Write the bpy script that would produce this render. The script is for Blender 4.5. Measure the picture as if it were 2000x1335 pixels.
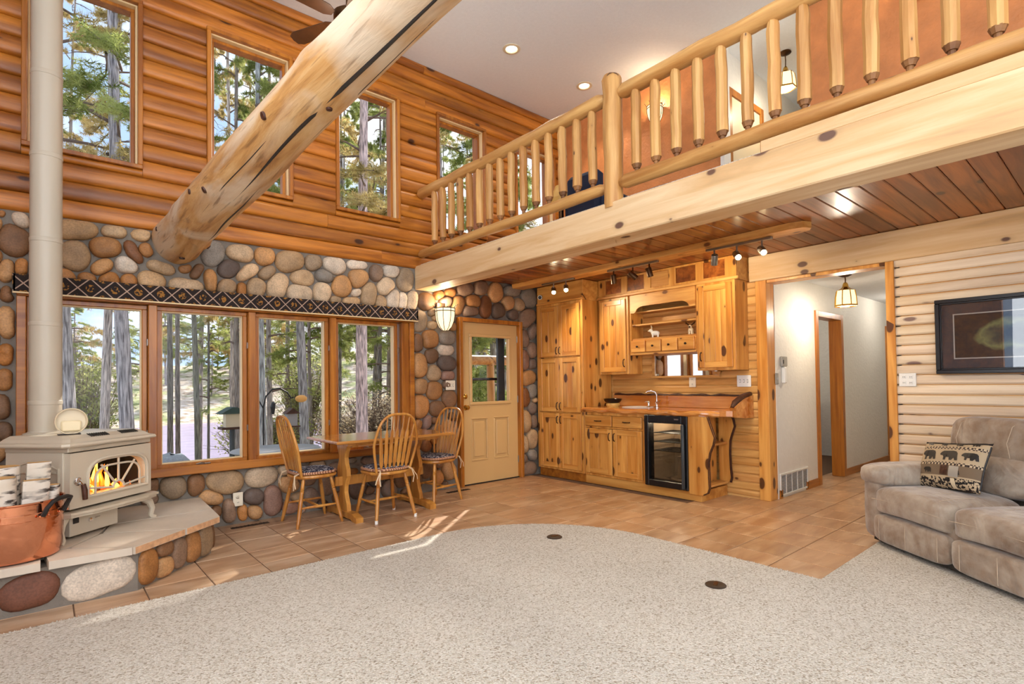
import bpy, bmesh, math, random
from mathutils import Vector, Matrix
random.seed(7)
R = math.radians
for o in list(bpy.data.objects): bpy.data.objects.remove(o)
SC = bpy.context.scene
COL = SC.collection

def lin(c):
    c = c / 255.0
    return c / 12.92 if c <= 0.04045 else ((c + 0.055) / 1.055) ** 2.4
def C(r, g, b): return (lin(r), lin(g), lin(b), 1.0)

# ------------------------------------------------------------------ camera
cam_d = bpy.data.cameras.new('camera'); cam = bpy.data.objects.new('camera', cam_d); COL.objects.link(cam)
cam_d.sensor_width = 36.0; cam_d.lens = 1056.89 / 2000 * 36.0
cam_d.shift_y = (724.64 - 667.5) / 2000
yaw, pitch, roll = 0.713096, 0.020264, -0.0136778
F_ = Vector((math.sin(yaw) * math.cos(pitch), math.cos(yaw) * math.cos(pitch), math.sin(pitch)))
R_ = Vector((math.cos(yaw), -math.sin(yaw), 0)); U_ = R_.cross(F_)
R2 = R_ * math.cos(roll) + U_ * math.sin(roll); U2 = -R_ * math.sin(roll) + U_ * math.cos(roll)
cam.matrix_world = Matrix(((R2.x, U2.x, -F_.x, -5.723), (R2.y, U2.y, -F_.y, -5.478), (R2.z, U2.z, -F_.z, 1.271), (0, 0, 0, 1)))
cam_d.clip_end = 400
SC.camera = cam

# ------------------------------------------------------------------ exposure, sky, sun, daylight
SC.view_settings.view_transform = 'Standard'; SC.view_settings.look = 'None'
SC.view_settings.gamma = 1.0; SC.view_settings.exposure = 0.0; SC.view_settings.use_curve_mapping = False
SC.cycles.max_bounces = 5; SC.cycles.diffuse_bounces = 3; SC.cycles.glossy_bounces = 3; SC.cycles.transmission_bounces = 3; SC.cycles.transparent_max_bounces = 12
SC.cycles.use_adaptive_sampling = True; SC.cycles.adaptive_threshold = 0.08; SC.cycles.adaptive_min_samples = 10
SC.cycles.sample_clamp_indirect = 4.0
W = bpy.data.worlds.new('sky'); SC.world = W; W.use_nodes = True
nt = W.node_tree; bg = nt.nodes['Background']
tc = nt.nodes.new('ShaderNodeTexCoord'); mp = nt.nodes.new('ShaderNodeMapping'); mp.inputs['Scale'].default_value = (1, 1, 2.4)
nz = nt.nodes.new('ShaderNodeTexNoise'); nz.inputs['Scale'].default_value = 3.2; nz.inputs['Detail'].default_value = 6
rp = nt.nodes.new('ShaderNodeValToRGB'); rp.color_ramp.elements[0].position = 0.44; rp.color_ramp.elements[1].position = 0.60
rp.color_ramp.elements[0].color = (0.30, 0.42, 0.62, 1); rp.color_ramp.elements[1].color = (0.80, 0.81, 0.84, 1)
nt.links.new(tc.outputs['Generated'], mp.inputs['Vector']); nt.links.new(mp.outputs['Vector'], nz.inputs['Vector'])
nt.links.new(nz.outputs['Fac'], rp.inputs['Fac']); nt.links.new(rp.outputs['Color'], bg.inputs['Color'])
bg.inputs['Strength'].default_value = 2.0

def light(name, kind, loc, energy, color=(1, 1, 1), rot=None, look=None, size=None, size_y=None, spot=None, blend=0.5, radius=None, shape=None):
    d = bpy.data.lights.new(name, kind); o = bpy.data.objects.new(name, d); COL.objects.link(o)
    d.energy = energy; d.color = color; o.location = loc
    if rot is not None: o.rotation_euler = rot
    if look is not None: o.rotation_euler = (Vector(look)).to_track_quat('-Z', 'Y').to_euler()
    if kind == 'AREA':
        d.shape = shape or ('RECTANGLE' if size_y else 'DISK'); d.size = size
        if size_y: d.size_y = size_y
    if kind == 'SPOT': d.spot_size = spot; d.spot_blend = blend
    if radius is not None and kind in ('POINT', 'SPOT'): d.shadow_soft_size = radius
    return o

sun = light('sun', 'SUN', (0, 20, 20), 8.5, (1.0, 0.95, 0.86), look=(-0.665, -0.529, -0.523)); sun.data.angle = R(0.6)
# daylight at the left window; upper and rear area lamps are added fill
light('window_daylight_left', 'AREA', (-7.55, -5.7, 1.75), 108, (0.94, 0.975, 1.0), look=(1, 0.08, 0.06), size=3.4, size_y=2.5)
light('window_daylight_left_upper', 'AREA', (-7.55, -5.2, 3.95), 110, (0.94, 0.975, 1.0), look=(1, 0.1, -0.05), size=4.4, size_y=1.5)
light('window_daylight_rear', 'AREA', (-4.6, -8.75, 1.85), 82, (0.94, 0.975, 1.0), look=(0.05, 1, 0.06), size=3.6, size_y=2.5)
light('window_daylight_rear_upper', 'AREA', (-4.4, -8.75, 3.95), 115, (0.94, 0.975, 1.0), look=(0.05, 1, -0.04), size=4.6, size_y=1.5)

# ------------------------------------------------------------------ materials
def new_mat(name):
    m = bpy.data.materials.new(name); m.use_nodes = True
    return m, m.node_tree, m.node_tree.nodes['Principled BSDF']
class N:
    def __init__(s, nt): s.nt = nt
    def n(s, t, **kw):
        x = s.nt.nodes.new('ShaderNode' + t)
        for k, v in kw.items():
            if k in x.inputs: x.inputs[k].default_value = v
            else: setattr(x, k, v)
        return x
    def l(s, a, b): s.nt.links.new(a, b)
    def mix(s, fac, a, b, mode='MIX'):
        x = s.nt.nodes.new('ShaderNodeMix'); x.data_type = 'RGBA'; x.blend_type = mode
        for sock, v in ((x.inputs['Factor'], fac), (x.inputs[6], a), (x.inputs[7], b)):
            if hasattr(v, 'links'): s.l(v, sock)
            else: sock.default_value = v
        return x.outputs[2]
    def ramp(s, fac, stops):
        x = s.nt.nodes.new('ShaderNodeValToRGB'); e = x.color_ramp.elements
        while len(e) < len(stops): e.new(0.5)
        for i, (p, c) in enumerate(stops): e[i].position = p; e[i].color = c if len(c) == 4 else (*c, 1)
        s.l(fac, x.inputs['Fac']); return x.outputs['Color']
    def math(s, op, a, b=0.0):
        x = s.nt.nodes.new('ShaderNodeMath'); x.operation = op
        for sock, v in ((x.inputs[0], a), (x.inputs[1], b)):
            if hasattr(v, 'links'): s.l(v, sock)
            else: sock.default_value = v
        return x.outputs[0]
def G(v): return (v, v, v, 1)
def coords(k, scale=(1, 1, 1), rnd=True):
    tc = k.n('TexCoord'); mp = k.n('Mapping'); mp.inputs['Scale'].default_value = scale
    if rnd:
        oi = k.n('ObjectInfo'); v = k.n('VectorMath', operation='SCALE'); v.inputs[0].default_value = (31.7, 17.3, 23.9)
        k.l(oi.outputs['Random'], v.inputs['Scale'])
        a = k.n('VectorMath', operation='ADD'); k.l(tc.outputs['Object'], a.inputs[0]); k.l(v.outputs[0], a.inputs[1])
        k.l(a.outputs[0], mp.inputs['Vector'])
    else: k.l(tc.outputs['Object'], mp.inputs['Vector'])
    return mp.outputs['Vector']
def wood(name, light_c, dark_c, axis=0, rough=0.4, knot=0.5, kcol=(60, 28, 12), kscale=2.6, grain=1.0, vary=0.25, bump=0.08, coat=0.0, krad=0.13, kal=0.55):
    m, nt, b = new_mat(name); k = N(nt)
    sc = [16 * grain] * 3; sc[axis] = 1.1 * grain
    n1 = k.n('TexNoise', Scale=1.0, Detail=6.0, Roughness=0.6, Distortion=0.6); k.l(coords(k, sc), n1.inputs['Vector'])
    sc2 = [3.5 * grain] * 3; sc2[axis] = 0.35 * grain
    n2 = k.n('TexNoise', Scale=1.0, Detail=3.0, Distortion=1.2); k.l(coords(k, sc2), n2.inputs['Vector'])
    f = k.math('ADD', k.math('MULTIPLY', n1.outputs['Fac'], 0.55), k.math('MULTIPLY', n2.outputs['Fac'], 0.45))
    dk = tuple(0.72 * x for x in C(*dark_c)[:3]) + (1,)
    col = k.ramp(f, [(0.30, dk), (0.42, C(*dark_c)), (0.52, tuple(0.5 * (a + bb) for a, bb in zip(C(*dark_c), C(*light_c)))), (0.62, C(*light_c))])
    if knot > 0:
        cv = k.n('SeparateXYZ'); k.l(coords(k), cv.inputs[0]); ax = ['X', 'Y', 'Z']; al = ax.pop(axis)
        cb = k.n('CombineXYZ'); k.l(k.math('MULTIPLY', cv.outputs[al], kscale * kal), cb.inputs['X']); k.l(k.math('MULTIPLY', k.math('ADD', cv.outputs[ax[0]], cv.outputs[ax[1]]), kscale), cb.inputs['Y'])
        vo = k.n('TexVoronoi', Scale=1.0, Randomness=1.0); vo.voronoi_dimensions = '2D'; k.l(cb.outputs[0], vo.inputs['Vector'])
        sep = k.n('SeparateColor'); k.l(vo.outputs['Color'], sep.inputs['Color'])
        rad = k.math('MULTIPLY', k.math('MAXIMUM', k.math('SUBTRACT', sep.outputs['Red'], 1.0 - knot), 0.0), krad / max(knot, .3))
        wb = k.math('MULTIPLY', k.math('SUBTRACT', n1.outputs['Fac'], 0.5), 0.10)
        d = k.math('ADD', k.math('SUBTRACT', rad, vo.outputs['Distance']), k.math('MULTIPLY', wb, 0.5))
        cl = k.n('Clamp'); k.l(k.math('MULTIPLY', d, 24.0), cl.inputs['Value'])
        halo = k.n('Clamp'); k.l(k.math('MULTIPLY', k.math('ADD', d, 0.10), 6.0), halo.inputs['Value'])
        has = k.math('GREATER_THAN', rad, 0.02)
        col = k.mix(k.math('MULTIPLY', k.math('MULTIPLY', halo.outputs[0], 0.5), has), col, dk)
        col = k.mix(k.math('MULTIPLY', k.math('MULTIPLY', cl.outputs[0], 0.92), has), col, C(*kcol))
    oi = k.n('ObjectInfo')
    col = k.mix(1.0, col, oi.outputs['Color'], 'MULTIPLY')
    hs = k.n('HueSaturation'); k.l(col, hs.inputs['Color'])
    k.l(k.math('ADD', k.math('MULTIPLY', oi.outputs['Random'], vary), 1.0 - vary / 2), hs.inputs['Value'])
    k.l(hs.outputs['Color'], b.inputs['Base Color'])
    b.inputs['Roughness'].default_value = rough; b.inputs['Coat Weight'].default_value = coat; b.inputs['Coat Roughness'].default_value = 0.15
    bp = k.n('Bump', Strength=bump, Distance=0.01); k.l(n1.outputs['Fac'], bp.inputs['Height']); k.l(bp.outputs['Normal'], b.inputs['Normal'])
    return m
def plain(name, col, rough=0.5, metal=0.0, noise=0.0, nscale=20, bump=0.0, bscale=60, bdist=0.01, tint=False, spec=None):
    m, nt, b = new_mat(name); k = N(nt)
    b.inputs['Base Color'].default_value = C(*col); b.inputs['Roughness'].default_value = rough; b.inputs['Metallic'].default_value = metal
    if spec is not None: b.inputs['Specular IOR Level'].default_value = spec
    out = None
    if noise:
        n1 = k.n('TexNoise', Scale=nscale, Detail=5.0); k.l(coords(k), n1.inputs['Vector'])
        c = C(*col); out = k.ramp(n1.outputs['Fac'], [(0.3, tuple(x * (1 - noise) for x in c[:3]) + (1,)), (0.7, tuple(min(1, x * (1 + noise)) for x in c[:3]) + (1,))])
    if tint:
        oi = k.n('ObjectInfo'); out = k.mix(1.0, out if out else C(*col), oi.outputs['Color'], 'MULTIPLY')
    if out: k.l(out, b.inputs['Base Color'])
    if bump:
        n2 = k.n('TexNoise', Scale=bscale, Detail=4.0); k.l(coords(k), n2.inputs['Vector'])
        bp = k.n('Bump', Strength=bump, Distance=bdist); k.l(n2.outputs['Fac'], bp.inputs['Height']); k.l(bp.outputs['Normal'], b.inputs['Normal'])
    return m
def emit(name, col, strength, base=None):
    m, nt, b = new_mat(name)
    b.inputs['Base Color'].default_value = C(*(base or col)); b.inputs['Emission Color'].default_value = C(*col); b.inputs['Emission Strength'].default_value = strength
    return m
def glass(name, tint=(1, 1, 1), refl=0.035, rough=0.02):
    m = bpy.data.materials.new(name); m.use_nodes = True; nt = m.node_tree; k = N(nt); nt.nodes.remove(nt.nodes['Principled BSDF'])
    t = k.n('BsdfTransparent', Color=(*tint, 1)); g = k.n('BsdfGlossy', Roughness=rough); ms = k.n('MixShader')
    lw = k.n('LayerWeight', Blend=0.15); k.l(k.math('ADD', k.math('MULTIPLY', lw.outputs['Fresnel'], refl * 3.0), refl * 0.2), ms.inputs[0])
    k.l(t.outputs[0], ms.inputs[1]); k.l(g.outputs[0], ms.inputs[2]); k.l(ms.outputs[0], nt.nodes['Material Output'].inputs['Surface'])
    return m
def leafy(name, c1, c2, trans=0.45):
    m = bpy.data.materials.new(name); m.use_nodes = True; nt = m.node_tree; k = N(nt); nt.nodes.remove(nt.nodes['Principled BSDF'])
    n1 = k.n('TexNoise', Scale=1.3, Detail=4.0); k.l(coords(k), n1.inputs['Vector'])
    col = k.ramp(n1.outputs['Fac'], [(0.35, C(*c1)), (0.65, C(*c2))])
    d = k.n('BsdfDiffuse'); t = k.n('BsdfTranslucent'); ms = k.n('MixShader'); ms.inputs[0].default_value = trans
    k.l(col, d.inputs['Color']); k.l(col, t.inputs['Color']); k.l(d.outputs[0], ms.inputs[1]); k.l(t.outputs[0], ms.inputs[2])
    k.l(ms.outputs[0], nt.nodes['Material Output'].inputs['Surface']); return m
def stone_mat(name):
    m, nt, b = new_mat(name); k = N(nt); oi = k.n('ObjectInfo')
    n1 = k.n('TexNoise', Scale=7.0, Detail=8.0, Roughness=0.65); k.l(coords(k), n1.inputs['Vector'])
    n2 = k.n('TexNoise', Scale=90.0, Detail=3.0); k.l(coords(k), n2.inputs['Vector'])
    v = k.ramp(n1.outputs['Fac'], [(0.3, G(0.70)), (0.7, G(1.18))]); s = k.ramp(n2.outputs['Fac'], [(0.36, G(0.8)), (0.6, G(1.06))])
    col = k.mix(1.0, k.mix(1.0, oi.outputs['Color'], v, 'MULTIPLY'), s, 'MULTIPLY')
    k.l(col, b.inputs['Base Color']); b.inputs['Roughness'].default_value = 0.62
    bp = k.n('Bump', Strength=0.35, Distance=0.012); k.l(n1.outputs['Fac'], bp.inputs['Height']); k.l(bp.outputs['Normal'], b.inputs['Normal'])
    return m
def tile_mat():
    m, nt, b = new_mat('terracotta_tile'); k = N(nt); oi = k.n('ObjectInfo')
    n1 = k.n('TexNoise', Scale=1.0, Detail=6.0, Distortion=0.8); k.l(coords(k, (2.2, 9, 4)), n1.inputs['Vector'])
    n2 = k.n('TexNoise', Scale=2.2, Detail=3.0); k.l(coords(k), n2.inputs['Vector'])
    c1 = k.ramp(n1.outputs['Fac'], [(0.3, C(158, 120, 88)), (0.52, C(186, 150, 114)), (0.72, C(208, 176, 142))])
    c = k.mix(k.ramp(n2.outputs['Fac'], [(0.35, G(0.0)), (0.75, G(0.45))]), c1, C(174, 124, 82))
    hs = k.n('HueSaturation'); k.l(k.mix(1.0, c, oi.outputs['Color'], 'MULTIPLY'), hs.inputs['Color']); k.l(k.math('ADD', k.math('MULTIPLY', oi.outputs['Random'], 0.16), 0.92), hs.inputs['Value'])
    k.l(hs.outputs['Color'], b.inputs['Base Color']); b.inputs['Roughness'].default_value = 0.32
    bp = k.n('Bump', Strength=0.1, Distance=0.004); k.l(n1.outputs['Fac'], bp.inputs['Height']); k.l(bp.outputs['Normal'], b.inputs['Normal'])
    return m
def carpet_mat():
    m, nt, b = new_mat('berber_carpet'); k = N(nt)
    v = k.n('TexVoronoi', Scale=120.0); k.l(coords(k, rnd=False), v.inputs['Vector'])
    n2 = k.n('TexNoise', Scale=170.0, Detail=2.0); k.l(coords(k, rnd=False), n2.inputs['Vector'])
    n3 = k.n('TexNoise', Scale=1.6, Detail=3.0); k.l(coords(k, rnd=False), n3.inputs['Vector'])
    sep = k.n('SeparateColor'); k.l(v.outputs['Color'], sep.inputs['Color'])
    c = k.ramp(sep.outputs['Red'], [(0.0, C(160, 148, 132)), (0.14, C(188, 180, 166)), (0.45, C(206, 200, 188)), (1.0, C(218, 213, 204))])
    c = k.mix(1.0, c, k.ramp(n2.outputs['Fac'], [(0.3, G(0.80)), (0.6, G(1.03))]), 'MULTIPLY')
    c = k.mix(1.0, c, k.ramp(n3.outputs['Fac'], [(0.3, G(0.95)), (0.7, G(1.03))]), 'MULTIPLY')
    k.l(c, b.inputs['Base Color']); b.inputs['Roughness'].default_value = 0.95; b.inputs['Specular IOR Level'].default_value = 0.1
    h = k.math('SUBTRACT', n2.outputs['Fac'], v.outputs['Distance'])
    bp = k.n('Bump', Strength=0.6, Distance=0.008); k.l(h, bp.inputs['Height']); k.l(bp.outputs['Normal'], b.inputs['Normal'])
    return m

M = {}
M['log'] = wood('honey_log', (204, 128, 40), (142, 80, 20), 0, 0.42, 0.42, (58, 24, 10), 4.2, 1.0, 0.16, 0.12, 0.08, 0.13, 0.45)
m_, nt_, b_ = new_mat('weathered_peeled_log'); k = N(nt_)
n1 = k.n('TexNoise', Scale=1.0, Detail=7.0, Roughness=0.65, Distortion=0.5); k.l(coords(k, (9, 1.1, 9)), n1.inputs['Vector']); n2 = k.n('TexNoise', Scale=1.0, Detail=4.0, Distortion=0.8); k.l(coords(k, (3.2, .9, 3.2)), n2.inputs['Vector']); n3 = k.n('TexNoise', Scale=1.0, Detail=5.0); k.l(coords(k, (40, 2.5, 40)), n3.inputs['Vector'])
c_ = k.ramp(n1.outputs['Fac'], [(.32, C(148, 98, 50)), (.48, C(196, 146, 86)), (.62, C(216, 176, 122))]); c_ = k.mix(k.ramp(n2.outputs['Fac'], [(.46, G(0)), (.62, G(.85))]), c_, C(222, 204, 178)); c_ = k.mix(k.ramp(n2.outputs['Fac'], [(.26, G(.7)), (.36, G(0))]), c_, C(96, 80, 66)); c_ = k.mix(k.ramp(n3.outputs['Fac'], [(.30, G(.6)), (.40, G(0))]), c_, C(110, 74, 42))
k.l(c_, b_.inputs['Base Color']); b_.inputs['Roughness'].default_value = .55; bp = k.n('Bump', Strength=.5, Distance=.02); k.l(n1.outputs['Fac'], bp.inputs['Height']); k.l(bp.outputs['Normal'], b_.inputs['Normal']); M['bigbeam'] = m_
M['cedar'] = wood('cedar_board', (170, 98, 40), (112, 56, 20), 0, 0.34, 0.3, (60, 26, 12), 3.4, 1.0, 0.35, 0.06, 0.15)
M['pine_x'] = wood('pine_x', (226, 176, 104), (192, 132, 64), 0, 0.4, 0.5, (98, 50, 22), 5.0)
M['pine_y'] = wood('pine_y', (226, 174, 100), (190, 128, 60), 1, 0.4, 0.45, (98, 50, 22), 5.0)
M['pine_z'] = wood('pine_z', (232, 174, 92), (196, 128, 52), 2, 0.36, 0.72, (74, 36, 16), 6.5, 1.0, 0.16, 0.06, 0.15, 0.24, 0.5)
M['pine_h'] = wood('pine_cross', (232, 174, 92), (196, 128, 52), 1, 0.36, 0.3, (78, 38, 16), 6.0, 1.0, 0.16, 0.06, 0.15)
M['beam'] = wood('fascia_pine', (234, 208, 168), (210, 170, 120), 1, 0.55, 0.42, (92, 60, 50), 4.6, 0.7, 0.05, 0.08, 0.0, 0.17, 0.6)
M['siding'] = wood('pale_siding', (240, 222, 196), (214, 190, 158), 1, 0.55, 0.45, (120, 92, 88), 5.0, 0.9, 0.08, 0.08, 0.0, 0.2, 0.4)
M['siding_k'] = wood('gold_siding', (230, 182, 112), (196, 138, 70), 1, 0.45, 0.35, (96, 52, 26), 5.0, 0.9, 0.1)
M['rail'] = wood('rail_log', (216, 170, 104), (174, 120, 60), 2, 0.45, 0.3, (70, 36, 16), 9.0, 1.0, 0.16)
M['rail_y'] = wood('rail_log_y', (216, 170, 104), (174, 120, 60), 1, 0.45, 0.35, (70, 36, 16), 7.0, 1.0, 0.1)
M['railend'] = wood('rail_end', (150, 104, 58), (110, 70, 36), 0, 0.6, 0.0)
M['trim_x'] = wood('amber_trim_x', (190, 120, 40), (146, 82, 22), 0, 0.34, 0.0, vary=0.1, coat=0.15)
M['trim_z'] = wood('amber_trim_z', (190, 120, 40), (146, 82, 22), 2, 0.34, 0.0, vary=0.1, coat=0.15)
M['sash'] = plain('sash_pale', (226, 198, 150), 0.4)
M['chair'] = wood('golden_oak', (212, 152, 72), (172, 108, 40), 2, 0.34, 0.0, vary=0.08, coat=0.2)
M['table'] = wood('golden_oak_top', (206, 146, 76), (170, 108, 44), 0, 0.14, 0.0, vary=0.0, coat=0.5)
M['slabwood'] = wood('live_edge', (226, 162, 88), (184, 108, 42), 1, 0.16, 0.4, (72, 30, 14), 3.0, 0.8, 0.0, 0.05, 0.6)
M['bark'] = plain('dark_live_edge', (66, 34, 20), 0.5, 0, 0.4, 30, 0.5, 40)
M['stone'] = stone_mat('river_stone')
M['mortar'] = plain('mortar', (126, 118, 108), 0.9, 0, 0.12, 8, 0.5, 40)
M['slab'] = plain('hearth_slab', (204, 190, 172), 0.5, 0, 0.10, 3.5, 0.15, 30)
M['slab_edge'] = plain('hearth_slab_edge', (206, 160, 120), 0.7, 0, 0.2, 30, 0.4, 60)
M['tile'] = tile_mat(); M['grout'] = plain('grout', (104, 78, 58), 0.9)
M['carpet'] = carpet_mat()
M['ceiling'] = plain('ceiling_texture', (236, 238, 240), 0.9, 0, 0.02, 30, 0.25, 90)
M['white_wall'] = plain('white_plaster', (228, 224, 216), 0.55, 0, 0.02, 12, 0.5, 26, 0.012)
M['orange_wall'] = plain('terracotta_plaster', (206, 132, 76), 0.5, 0, 0.16, 5, 0.6, 30, 0.012)
M['door'] = plain('tan_paint', (214, 176, 118), 0.4)
M['door_white'] = plain('ivory_paint', (230, 212, 178), 0.4)
M['glass'] = glass('window_glass'); M['glass_dark'] = glass('cooler_glass', (0.8, 0.78, 0.74), 0.08)
M['black'] = plain('black_plastic', (18, 19, 22), 0.25); M['iron'] = plain('black_iron', (26, 24, 24), 0.5)
M['darkgrey'] = plain('dark_grey', (58, 64, 68), 0.5)
M['steel'] = plain('brushed_steel', (150, 146, 140), 0.3, 0.9); M['chrome'] = plain('chrome', (225, 225, 228), 0.06, 1.0)
M['brass'] = plain('brass', (200, 160, 80), 0.2, 1.0); M['bronze'] = plain('bronze', (92, 66, 44), 0.35, 0.9)
M['pull'] = plain('dark_bronze_pull', (44, 30, 22), 0.35, 0.6)
M['copper'] = plain('copper', (226, 152, 116), 0.14, 1.0, 0.08, 6, 0.35, 5, 0.03)
M['stove'] = plain('almond_enamel', (198, 186, 166), 0.26); M['pipe'] = plain('almond_pipe', (188, 178, 160), 0.4, 0, 0.02, 3)
M['plate'] = plain('ivory_plastic', (232, 222, 200), 0.35); M['slot'] = plain('slot_dark', (40, 36, 32), 0.6)
M['white'] = plain('white_plastic', (236, 234, 228), 0.4); M['greyplate'] = plain('grey_plate', (168, 164, 156), 0.35, 0.3)
M['candle'] = emit('candle_wax', (240, 214, 160), 0.05, (236, 220, 182)); M['cream'] = plain('cream_ceramic', (228, 212, 180), 0.3)
M['birch'] = None
M['frame'] = plain('black_frame', (14, 15, 18), 0.3); M['mat'] = plain('grey_mat', (58, 59, 66), 0.7)
M['mirror'] = plain('mirror_glass', (235, 238, 240), 0.02, 1.0)
M['navy'] = plain('navy_cloth', (26, 36, 62), 0.8); M['gold'] = plain('gold_paper', (222, 178, 96), 0.5)
M['tie'] = plain('pale_ribbon', (222, 196, 160), 0.8)
M['fanblade'] = plain('dark_fan_blade', (84, 50, 26), 0.4, 0, 0.2, 12)
M['vent'] = plain('vent_white', (222, 220, 214), 0.4); M['ventgrey'] = plain('vent_grey', (150, 150, 152), 0.5)
M['ventdark'] = plain('floor_vent', (50, 34, 22), 0.5)
M['bulb'] = emit('lit_bulb', (255, 226, 170), 28.0); M['glow'] = emit('lit_glass', (255, 228, 184), 1.15); M['can'] = emit('can_light', (255, 240, 214), 7.0)
M['coolin'] = plain('cooler_interior', (150, 128, 104), 0.6)
# ------------------------------------------------------------------ mesh helpers
class MB:
    def __init__(s): s.v = []; s.f = []
    def add(s, vs, fs, M=None):
        o = len(s.v)
        s.v += [tuple(M @ Vector(p)) if M is not None else tuple(p) for p in vs]
        s.f += [tuple(i + o for i in f) for f in fs]; return s
    def box(s, x0, x1, y0, y1, z0, z1, c=0.0, M=None):
        if x0 > x1: x0, x1 = x1, x0
        if y0 > y1: y0, y1 = y1, y0
        if z0 > z1: z0, z1 = z1, z0
        if c <= 0:
            vs = [(x, y, z) for x in (x0, x1) for y in (y0, y1) for z in (z0, z1)]
            return s.add(vs, [(0, 1, 3, 2), (4, 6, 7, 5), (0, 4, 5, 1), (2, 3, 7, 6), (0, 2, 6, 4), (1, 5, 7, 3)], M)
        c = min(c, 0.45 * min(x1 - x0, y1 - y0, z1 - z0)); bm = bmesh.new()
        bmesh.ops.create_cube(bm, size=1.0)
        for v in bm.verts: v.co = Vector(((x0 + x1) / 2 + v.co.x * (x1 - x0), (y0 + y1) / 2 + v.co.y * (y1 - y0), (z0 + z1) / 2 + v.co.z * (z1 - z0)))
        bmesh.ops.bevel(bm, geom=bm.edges[:], offset=c, segments=1, affect='EDGES')
        bm.verts.index_update(); s.add([v.co[:] for v in bm.verts], [tuple(v.index for v in f.verts) for f in bm.faces], M); bm.free(); return s
    def tube(s, pts, rad, n=8, cap=True, M=None, sx=1.0, closed=False):
        pts = [Vector(p) for p in pts]; m = len(pts)
        if not isinstance(rad, (list, tuple)): rad = [rad] * m
        vs = []; fs = []; up = None
        for i, p in enumerate(pts):
            a = pts[(i - 1) % m] if closed else pts[max(i - 1, 0)]; b = pts[(i + 1) % m] if closed else pts[min(i + 1, m - 1)]
            t = (b - a).normalized()
            if up is None: up = Vector((0, 0, 1)) if abs(t.z) < 0.9 else Vector((1, 0, 0))
            x = t.cross(up); x = x.normalized() if x.length > 1e-6 else t.orthogonal().normalized()
            y = x.cross(t).normalized(); up = y
            for j in range(n):
                q = 2 * math.pi * j / n
                vs.append(p + (x * math.cos(q) * sx + y * math.sin(q)) * rad[i])
        for i in range(m if closed else m - 1):
            for j in range(n):
                i2 = (i + 1) % m
                fs.append((i * n + j, i * n + (j + 1) % n, i2 * n + (j + 1) % n, i2 * n + j))
        if cap and not closed: fs += [tuple(range(n - 1, -1, -1)), tuple(range((m - 1) * n, m * n))]
        return s.add(vs, fs, M)
    def lathe(s, prof, n=24, M=None, sx=1.0, sy=1.0, cap=True):
        vs = []; fs = []; m = len(prof)
        for r, z in prof:
            for j in range(n):
                q = 2 * math.pi * j / n; vs.append((r * math.cos(q) * sx, r * math.sin(q) * sy, z))
        for i in range(m - 1):
            for j in range(n): fs.append((i * n + j, i * n + (j + 1) % n, (i + 1) * n + (j + 1) % n, (i + 1) * n + j))
        if cap:
            if prof[0][0] > 1e-5: fs.append(tuple(range(n - 1, -1, -1)))
            if prof[-1][0] > 1e-5: fs.append(tuple(range((m - 1) * n, m * n)))
        return s.add(vs, fs, M)
    def prism(s, poly, a, b, ax='z', M=None):
        f = {'z': lambda p, h: (p[0], p[1], h), 'y': lambda p, h: (p[0], h, p[1]), 'x': lambda p, h: (h, p[0], p[1])}[ax]
        n = len(poly)
        vs = [f(p, a) for p in poly] + [f(p, b) for p in poly]
        fs = [tuple(range(n - 1, -1, -1)), tuple(range(n, 2 * n))] + [(i, (i + 1) % n, n + (i + 1) % n, n + i) for i in range(n)]
        return s.add(vs, fs, M)
    def blob(s, c, r, nu=16, nv=10, e=0.6, M=None, fn=None):   # rounded super-ellipsoid cushion
        def sp(t, p): return math.copysign(abs(t) ** p, t)
        vs = []; fs = []
        for i in range(nv + 1):
            la = -math.pi / 2 + math.pi * i / nv
            for j in range(nu):
                lo = 2 * math.pi * j / nu
                p = Vector((c[0] + r[0] * sp(math.cos(la), e) * sp(math.cos(lo), e), c[1] + r[1] * sp(math.cos(la), e) * sp(math.sin(lo), e), c[2] + r[2] * sp(math.sin(la), e)))
                vs.append(fn(p) if fn else p)
        for i in range(nv):
            for j in range(nu): fs.append((i * nu + j, i * nu + (j + 1) % nu, (i + 1) * nu + (j + 1) % nu, (i + 1) * nu + j))
        return s.add(vs, fs, M)
    def mesh(s, name, mat, off=(0, 0, 0), smooth=None, rec=True):
        me = bpy.data.meshes.new(name); me.from_pydata([(p[0] - off[0], p[1] - off[1], p[2] - off[2]) for p in s.v], [], s.f)
        if rec:
            bm = bmesh.new(); bm.from_mesh(me); bmesh.ops.recalc_face_normals(bm, faces=bm.faces[:]); bm.to_mesh(me); bm.free()
        for m in (mat if isinstance(mat, (list, tuple)) else [mat]): me.materials.append(m)
        if smooth:
            me.polygons.foreach_set('use_smooth', [True] * len(me.polygons)); me.set_sharp_from_angle(angle=R(smooth))
        me.update(); return me
def tag(o, label=None, cat=None, group=None, kind=None):
    if label: o['label'] = label
    if cat: o['category'] = cat
    if group: o['group'] = group
    if kind: o['kind'] = kind
    return o
def thing(name, label, cat, loc=(0, 0, 0), rz=0.0, group=None, kind=None):
    o = bpy.data.objects.new(name, None); COL.objects.link(o); o.empty_display_size = 0.1
    o.location = loc; o.rotation_euler = (0, 0, rz); return tag(o, label, cat, group, kind)
def part(name, mb, mat, parent, smooth=None, world=False, color=None, label=None, kind=None):
    off = (0, 0, 0)
    if world:                                   # geometry given in room coordinates
        q = parent
        while q is not None: off = tuple(a + b for a, b in zip(off, q.location)); q = q.parent
    o = bpy.data.objects.new(name, mb.mesh(name, mat, off, smooth)); COL.objects.link(o); o.parent = parent
    if color: o.color = color
    return tag(o, label, None, None, kind)
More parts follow.
